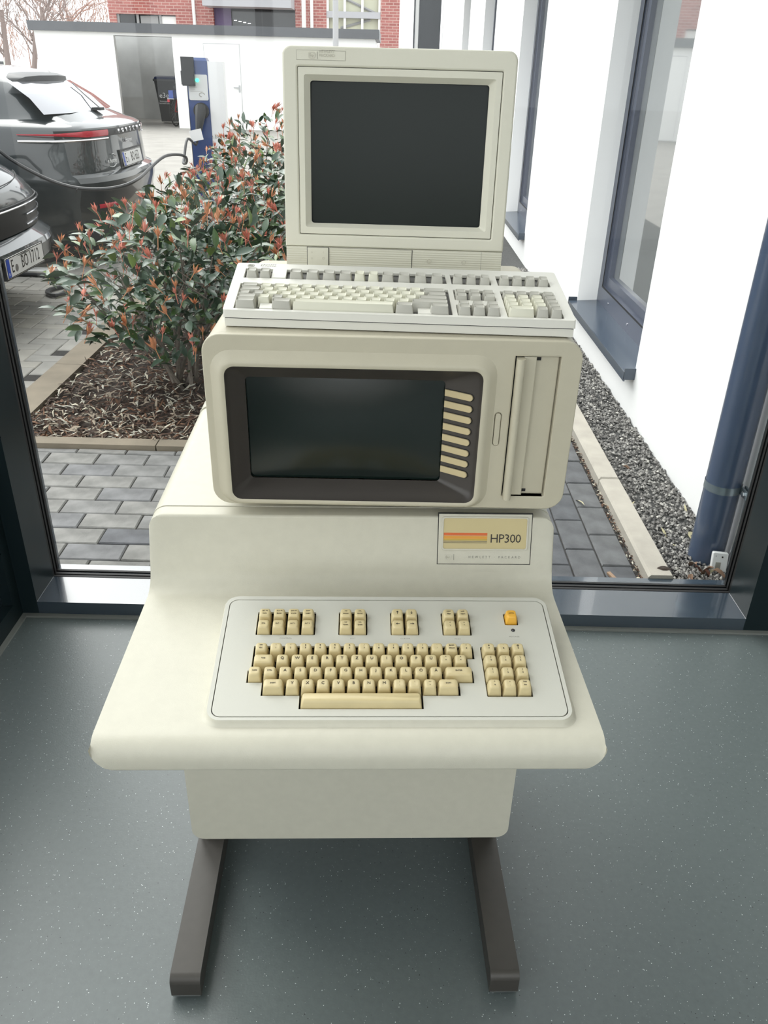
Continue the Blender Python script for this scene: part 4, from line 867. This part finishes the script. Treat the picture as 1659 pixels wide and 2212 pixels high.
for a, b in (((0, 0, .33), (.42, 0, .30)), ((0, 0, .33), (.30, 0, .80)), ((.42, 0, .30), (.28, 0, .86)), ((.30, 0, .78), (.86, 0, .80)), ((.42, 0, .30), (.88, 0, .74)), ((.85, 0, .9), (1.05, 0, .33))): f.tube([a, b], .018, 6)
f.build('frame', 'bike_red', bk); MB().box(.16, -.07, .86, .40, .07, .92).build('saddle', 'black_plastic', bk, smooth=0); MB().tube([(.75, -.28, .98), (.86, 0, .96), (.75, .28, .98)], .014, 6).build('handlebar', 'steel', bk)
MB().box(-.22, -.09, .62, .22, .09, .64).build('luggage_rack', 'steel', bk, smooth=0); MB().box(-.18, -.06, .64, .12, .06, .82).build('crate', 'bike_blue', bk, smooth=0); MB().box(-.36, -.03, .56, -.33, .03, .62).build('rear_lamp', 'tail_red', bk, smooth=0)

# ================================================================== brick building behind the shed
BY = 32.0
bb = thing('brick_building', 'red brick building with balcony band and stair window behind the shed', 'building')
def bx_(px): return at(px, 40, BY).x
def bz_(px, py): return at(px, py, BY).z
zt = 5.8
W_ = [rc(bx_(252), bz_(252, 66), bx_(380), bz_(315, 31)), rc(bx_(462), bz_(462, 72), bx_(638), bz_(550, 16)), rc(bx_(705), .8, bx_(822), 5.2)]
plate('facade', [rc(bx_(236), 0, bx_(863), zt)]+W_, -.3, 0, 'brick', bb, T((0, BY, 0)) @ UP, smooth=0)
MB().box(bx_(236), BY+.3, 0, bx_(863), BY+8, zt).build('volume', 'brick', bb, smooth=0)
MB().box(bx_(252), BY+.16, bz_(252, 66), bx_(380), BY+.2, bz_(315, 31)).build('window_backing', 'win_dark', bb, smooth=0)
for a, b, m in ((258, 290, 'win_dark'), (302, 340, 'grey_frame'), (348, 380, 'white_paint')):
    fr_ = MB().box(bx_(a), BY+.10, bz_(a, 66), bx_(b), BY+.14, bz_(315, 34)).build('window_pane', m, bb, smooth=0)
for a in (252, 294, 343): MB().box(bx_(a), BY+.06, bz_(a, 66), bx_(a+5), BY+.12, bz_(315, 31)).build('window_bar', 'grey_frame', bb, smooth=0)
MB().box(bx_(462), BY+.25, bz_(462, 72), bx_(638), BY+.29, bz_(550, 16)).build('window_backing', 'win_dark', bb, smooth=0)
MB().box(bx_(462), BY+.12, bz_(462, 72), bx_(498), BY+.2, bz_(480, 14)).build('curtain', 'purple_blind', bb, smooth=0)
for k in range(4): MB().box(bx_(503+10*k), BY+.20, bz_(510, 44+2*k), bx_(509+10*k), BY+.23, bz_(510, 42.8+2*k)).build('ceiling_lamp', 'led_white', bb, smooth=0)
MB().box(bx_(453), BY-1.1, bz_(455, 17), bx_(637), BY, bz_(455, -14)).build('balcony', 'balcony', bb, smooth=0)
MB().box(bx_(705), BY+.25, .8, bx_(822), BY+.29, 5.2).build('stairwell', 'stair_glow', bb, smooth=0); MB().box(bx_(705), BY+.02, bz_(760, 39), bx_(822), BY+.2, bz_(760, 25)).build('floor_band', 'balcony', bb, smooth=0)
for a in (705, 742, 780, 817): MB().box(bx_(a), BY+.05, .8, bx_(a+5), BY+.15, 5.2).build('window_bar', 'white_paint', bb, smooth=0)
st = MB(); st.tube([Vector((bx_(745), BY+.22, bz_(745, -4))), Vector((bx_(815), BY+.22, bz_(815, 30)))], .04, 5); st.tube([Vector((bx_(735), BY+.22, bz_(735, 60))), Vector((bx_(800), BY+.22, bz_(800, 42)))], .04, 5); st.build('stair_rail', 'grey_frame', bb)
for px in (421, 674): MB().tube([(bx_(px), BY-.10, 0), (bx_(px), BY-.10, zt)], .055, 8).build('drainpipe', 'white_paint', bb)
MB().box(bx_(652), BY-.02, 0, bx_(661), BY+.02, zt).build('light_strip', 'white_paint', bb, smooth=0)
# tall plain elements at the end of the white wing
cp = thing('dark_cladding_panel', 'tall black cladding panel at the far end of the white wing', 'panel')
a, b = at(904, 60, 21.7), at(951, 60, 21.7)
MB().box(a.x, 21.62, 0, b.x, 21.9, 6).build('panel', 'dark_panel', cp, smooth=0); MB().box(at(893, 60, 21.7).x, 21.66, 0, at(896.5, 60, 21.7).x, 21.8, 6).build('edge_post', 'dark_panel', cp, smooth=0); MB().box(at(897, 60, 21.7).x, 21.7, 0, a.x, 21.8, 6).build('white_strip', 'render_white', cp, smooth=0)
q = at(725, 60, 20.5)
lpz = thing('lamp_post', 'slim grey lamp post rising in front of the shed, above the monitor', 'lamp post', (q.x, 20.5, 0)); MB().tube([(0, 0, 0), (0, 0, 4.5)], [.07, .055], 12).build('pole', 'pole_grey', lpz); MB().box(-.15, -.6, 4.48, .15, .1, 4.56).build('lamp_head', 'pole_grey', lpz, smooth=0)

# ================================================================== far left: lawn, trees, cars, fence
struct(MB().box(-70, 44, -.02, -14, 60, -.004).build('lawn', 'grass', smooth=0))
def tree(label, x, y, h, seed, m='twig', spread=.9):
    r = random.Random(seed); t = thing('bare_tree', label, 'tree', (x, y, 0), 0, 'bare winter trees'); tr = MB(); br = MB()
    tr.tube([(0, 0, 0), (r.uniform(-.1, .1), 0, h*.25), (r.uniform(-.2, .2), 0, h*.5)], [h*.022, h*.017, h*.012], 7)
    def grow(p_, d, L, rad, dep):
        e = p_+d*L; br.tube([p_, p_.lerp(e, .5)+Vector((r.gauss(0, .04), r.gauss(0, .04), r.gauss(0, .03)))*L, e], [rad, rad*.8, rad*.55], 4, False)
        if dep == 0: return
        for _ in range(3):
            nd = (d+Vector((r.gauss(0, spread*.6), r.gauss(0, spread*.6), r.gauss(.12, .3)))).normalized(); grow(p_.lerp(e, r.uniform(.55, 1)), nd, L*r.uniform(.55, .8), rad*.55, dep-1)
    for k in range(7):
        a = r.uniform(0, 2*pi); z = h*r.uniform(.22, .5); grow(Vector((0, 0, z)), Vector((cos(a)*.7, sin(a)*.7, r.uniform(.5, 1.2))).normalized(), h*.20, h*.006, 4)
    tr.build('trunk', m, t); br.build('branches', m, t, smooth=0)
q = at(93, 45, 36); tree('bare tree with forked crown rising behind the shed roof', q.x, 36, 6.4, 3)
q = at(8, 90, 30); tree('bare tree trunk at the left picture edge, nearest the lawn', q.x, 30, 5.6, 5)
q = at(70, 100, 27); tree('slim bare tree just left of the shed corner', q.x, 27, 4.6, 8)
q = at(150, 45, 44); tree('bare tree beside the brick building edge', q.x, 44, 6.6, 9, 'twig_red')
hz = MB(); r_ = random.Random(77)
for _ in range(2600):
    x = r_.uniform(-46, -13.5); y = r_.uniform(62, 68); z = r_.uniform(1.5, 6.2); d = Vector((r_.gauss(0, .5), r_.gauss(0, .3), r_.uniform(.5, 1.2))).normalized(); L = r_.uniform(.6, 1.8)
    a = Vector((x, y, z)); s_ = Vector((.03, 0, 0)); hz.add([a-s_, a+s_, a+d*L], [(0, 1, 2)])
for k in range(30): x = -46+k*1.1; hz.add([(x-.06, 64, 0), (x+.06, 64, 0), (x+.02, 64, 3.5), (x-.02, 64, 3.5)], [(0, 1, 2, 3)])
o = obj('thicket', hz.raw('thicket', 'twig_red')); tag(o, 'reddish-brown leafless thicket along the horizon behind the trees', 'thicket'); o['kind'] = 'stuff'
for px, lab_ in ((-14, 'white car parked beyond the lawn at the left picture edge'), (48, 'silver car parked beyond the lawn, left of the shed')):
    q = at(px, 106, 61); c = thing('distant_car', lab_, 'car', (q.x, 61 if px < 0 else 57, 0)); 
    MB().loft([[(x, -.85, z) for x, z in s] for s in [[(-1.9, .3), (1.9, .3), (2.0, .75), (1.3, .9), (.7, 1.4), (-1.0, 1.4), (-1.7, .95), (-2.0, .85)]]]+[[(x, .85, z) for x, z in [(-1.9, .3), (1.9, .3), (2.0, .75), (1.3, .9), (.7, 1.4), (-1.0, 1.4), (-1.7, .95), (-2.0, .85)]]]).build('body', 'far_car', c, smooth=30)
    MB().box(-.9, -.87, .95, .65, -.84, 1.33).build('side_window', 'car_glass', c, smooth=0)
    for xw in (-1.25, 1.25): MB().tube([(xw, -.87, .32), (xw, -.7, .32)], .32, 16).build('wheel', 'tyre', c)
fn = thing('railing', 'dark metal railing in front of the lawn, left of the shed', 'fence')
for k in range(26): x = -13.2+k*.19; MB().box(x, 29.0, 0, x+.03, 29.03, 1.0).build('bar', 'fence', fn, smooth=0)
for z in (.1, .98): MB().box(-13.3, 28.99, z, -8.3, 29.04, z+.05).build('rail', 'fence', fn, smooth=0)

# ================================================================== downpipe corner
dp = thing('downpipe', 'dark blue-grey rain downpipe with metal clamp on the white wall', 'downpipe', (1.072, 2.275, 0))
MB().tube([(0, 0, -.01), (0, 0, 3.2)], .055, 28).build('pipe', 'pipe_blue', dp)
cz = .272
MB().loft([[(.0565*cos(2*pi*k/28), .0565*sin(2*pi*k/28), z) for k in range(28)] for z in (cz-.013, cz+.013)], False, False).build('clamp_band', 'clamp', dp, smooth=40)
lg_ = MB().box(.040, -.082, cz-.012, .046, -.030, cz+.012); lg_.box(.054, -.082, cz-.012, .060, -.030, cz+.012); lg_.build('clamp_lug', 'clamp', dp, smooth=0)
MB().tube([(.034, -.066, cz), (.062, -.066, cz)], .009, 6).build('clamp_bolt', 'chrome', dp)
MB().tube(smooth_pts([(.045, -.070, cz+.005), (.046, -.074, cz-.04), (.044, -.078, .12), (.036, -.082, .0)]), .0042, 8).build('earth_wire', 'steel', dp)
dv = thing('plastic_device', 'small white plastic device leaning on the foot of the downpipe', 'device', (1.078, 2.172, .001), -8)
dvm = T((0, 0, 0)) @ RX(-14) @ UP
plate('housing', [rr(-.024, 0, .024, .074, .005, 3)], -.018, 0, 'device_white', dv, dvm, bevel=.003); plate('back_label', [rc(-.012, .012, .004, .042)], 0, .0006, 'print_grey', dv, dvm, smooth=0); plate('hanging_hole', [circ(.006, .060, .0028, 10)], 0, .0006, 'print', dv, dvm, smooth=0); plate('screw_hole', [circ(-.014, .062, .0014, 8)], 0, .0006, 'print', dv, dvm, smooth=0)
DL = [leaf_mesh('dry_leaf', L, W, m, bd, fo_) for L, W, m, bd, fo_ in ((.05, .024, 'dry_leaf', .9, .9), (.045, .026, 'dry_leaf_pale', .4, .5), (.055, .020, 'dry_leaf_red', 1.1, 1.0), (.06, .009, 'dry_leaf_pale', .5, .3))]
r_ = random.Random(21)
def dryleaf(k, x, y, z, rz, s, lab_, grp=None):
    o = obj('dry_leaf', DL[k]); o.matrix_world = T((x, y, z)) @ Euler((r_.gauss(0, .2), r_.gauss(0, .2), rz)).to_matrix().to_4x4() @ Matrix.Scale(s, 4); tag(o, lab_, 'leaf', grp); return o
for k in range(10): dryleaf(r_.choice((0, 0, 1, 2, 2)), .985+.0125*k, 2.150+.05*((k*7) % 5)/5, .016+.022*((k*3) % 4)/4, r_.uniform(0, 6.2), r_.uniform(.6, .9), 'dry brown leaf heaped at the foot of the downpipe', 'leaves heaped in the window corner')
GL = ['pale curled leaf on the gravel just right of the kerb joint', 'thin pale leaf in the middle of the gravel strip', 'bow-shaped pale leaf on the gravel close to the white wall', 'brown leaf on the gravel against the kerb, level with the pipe foot', 'small brown leaf on the gravel above the kerb joint', 'straw-like leaf on the gravel left of the downpipe', 'yellowish leaf on the gravel touching the downpipe']
for k, (px, py) in enumerate(((1372, 1083), (1428, 1140), (1478, 1090), (1395, 1185), (1345, 1008), (1460, 1180), (1487, 1150))): q = onz(px, py, .012); dryleaf((3, 3, 3, 0, 0, 3, 1)[k], q.x, q.y, .014, r_.uniform(0, 6), .9, GL[k], 'leaves on the gravel')
PL = ['pale narrow leaf on dark paving halfway along the kerb', 'pale narrow leaf on dark paving near the display unit edge', 'grey narrow leaf on paving at the window rail beside the kerb end']
for k, (px, py, kk) in enumerate(((1262, 1092, 3), (1255, 1000, 3), (1390, 1238, 3))): q = onz(px, py, .004); dryleaf(kk, q.x, q.y, .006, (.3, .1, .2)[k], 1.1, PL[k], 'leaves on the path')
for k, (px, py) in enumerate(((1321, 1100), (1322, 1245))): q = onz(px, py, .004); o = MB().box(-.006, -.022, -.003, .006, .022, .004).build('wood_chip', 'rust', None, T(q) @ RZ(18)); tag(o, ('orange wood chip wedged between paving and kerb, upper one', 'small orange wood chip in a paving joint near the window rail')[k], 'wood chip')
q = onz(1434, 1228, .04); o = MB().loft([[(.020*cos(2*pi*k/10)*(1+.2*sin(3*k)), .013*sin(2*pi*k/10), 0) for k in range(10)], [(.012*cos(2*pi*k/10), .008*sin(2*pi*k/10), .004) for k in range(10)]]).build('dark_stain', 'soil', None, T((q.x, q.y, .0405))); tag(o, 'dark flattened clump stuck on the pale kerb near the window', 'debris')
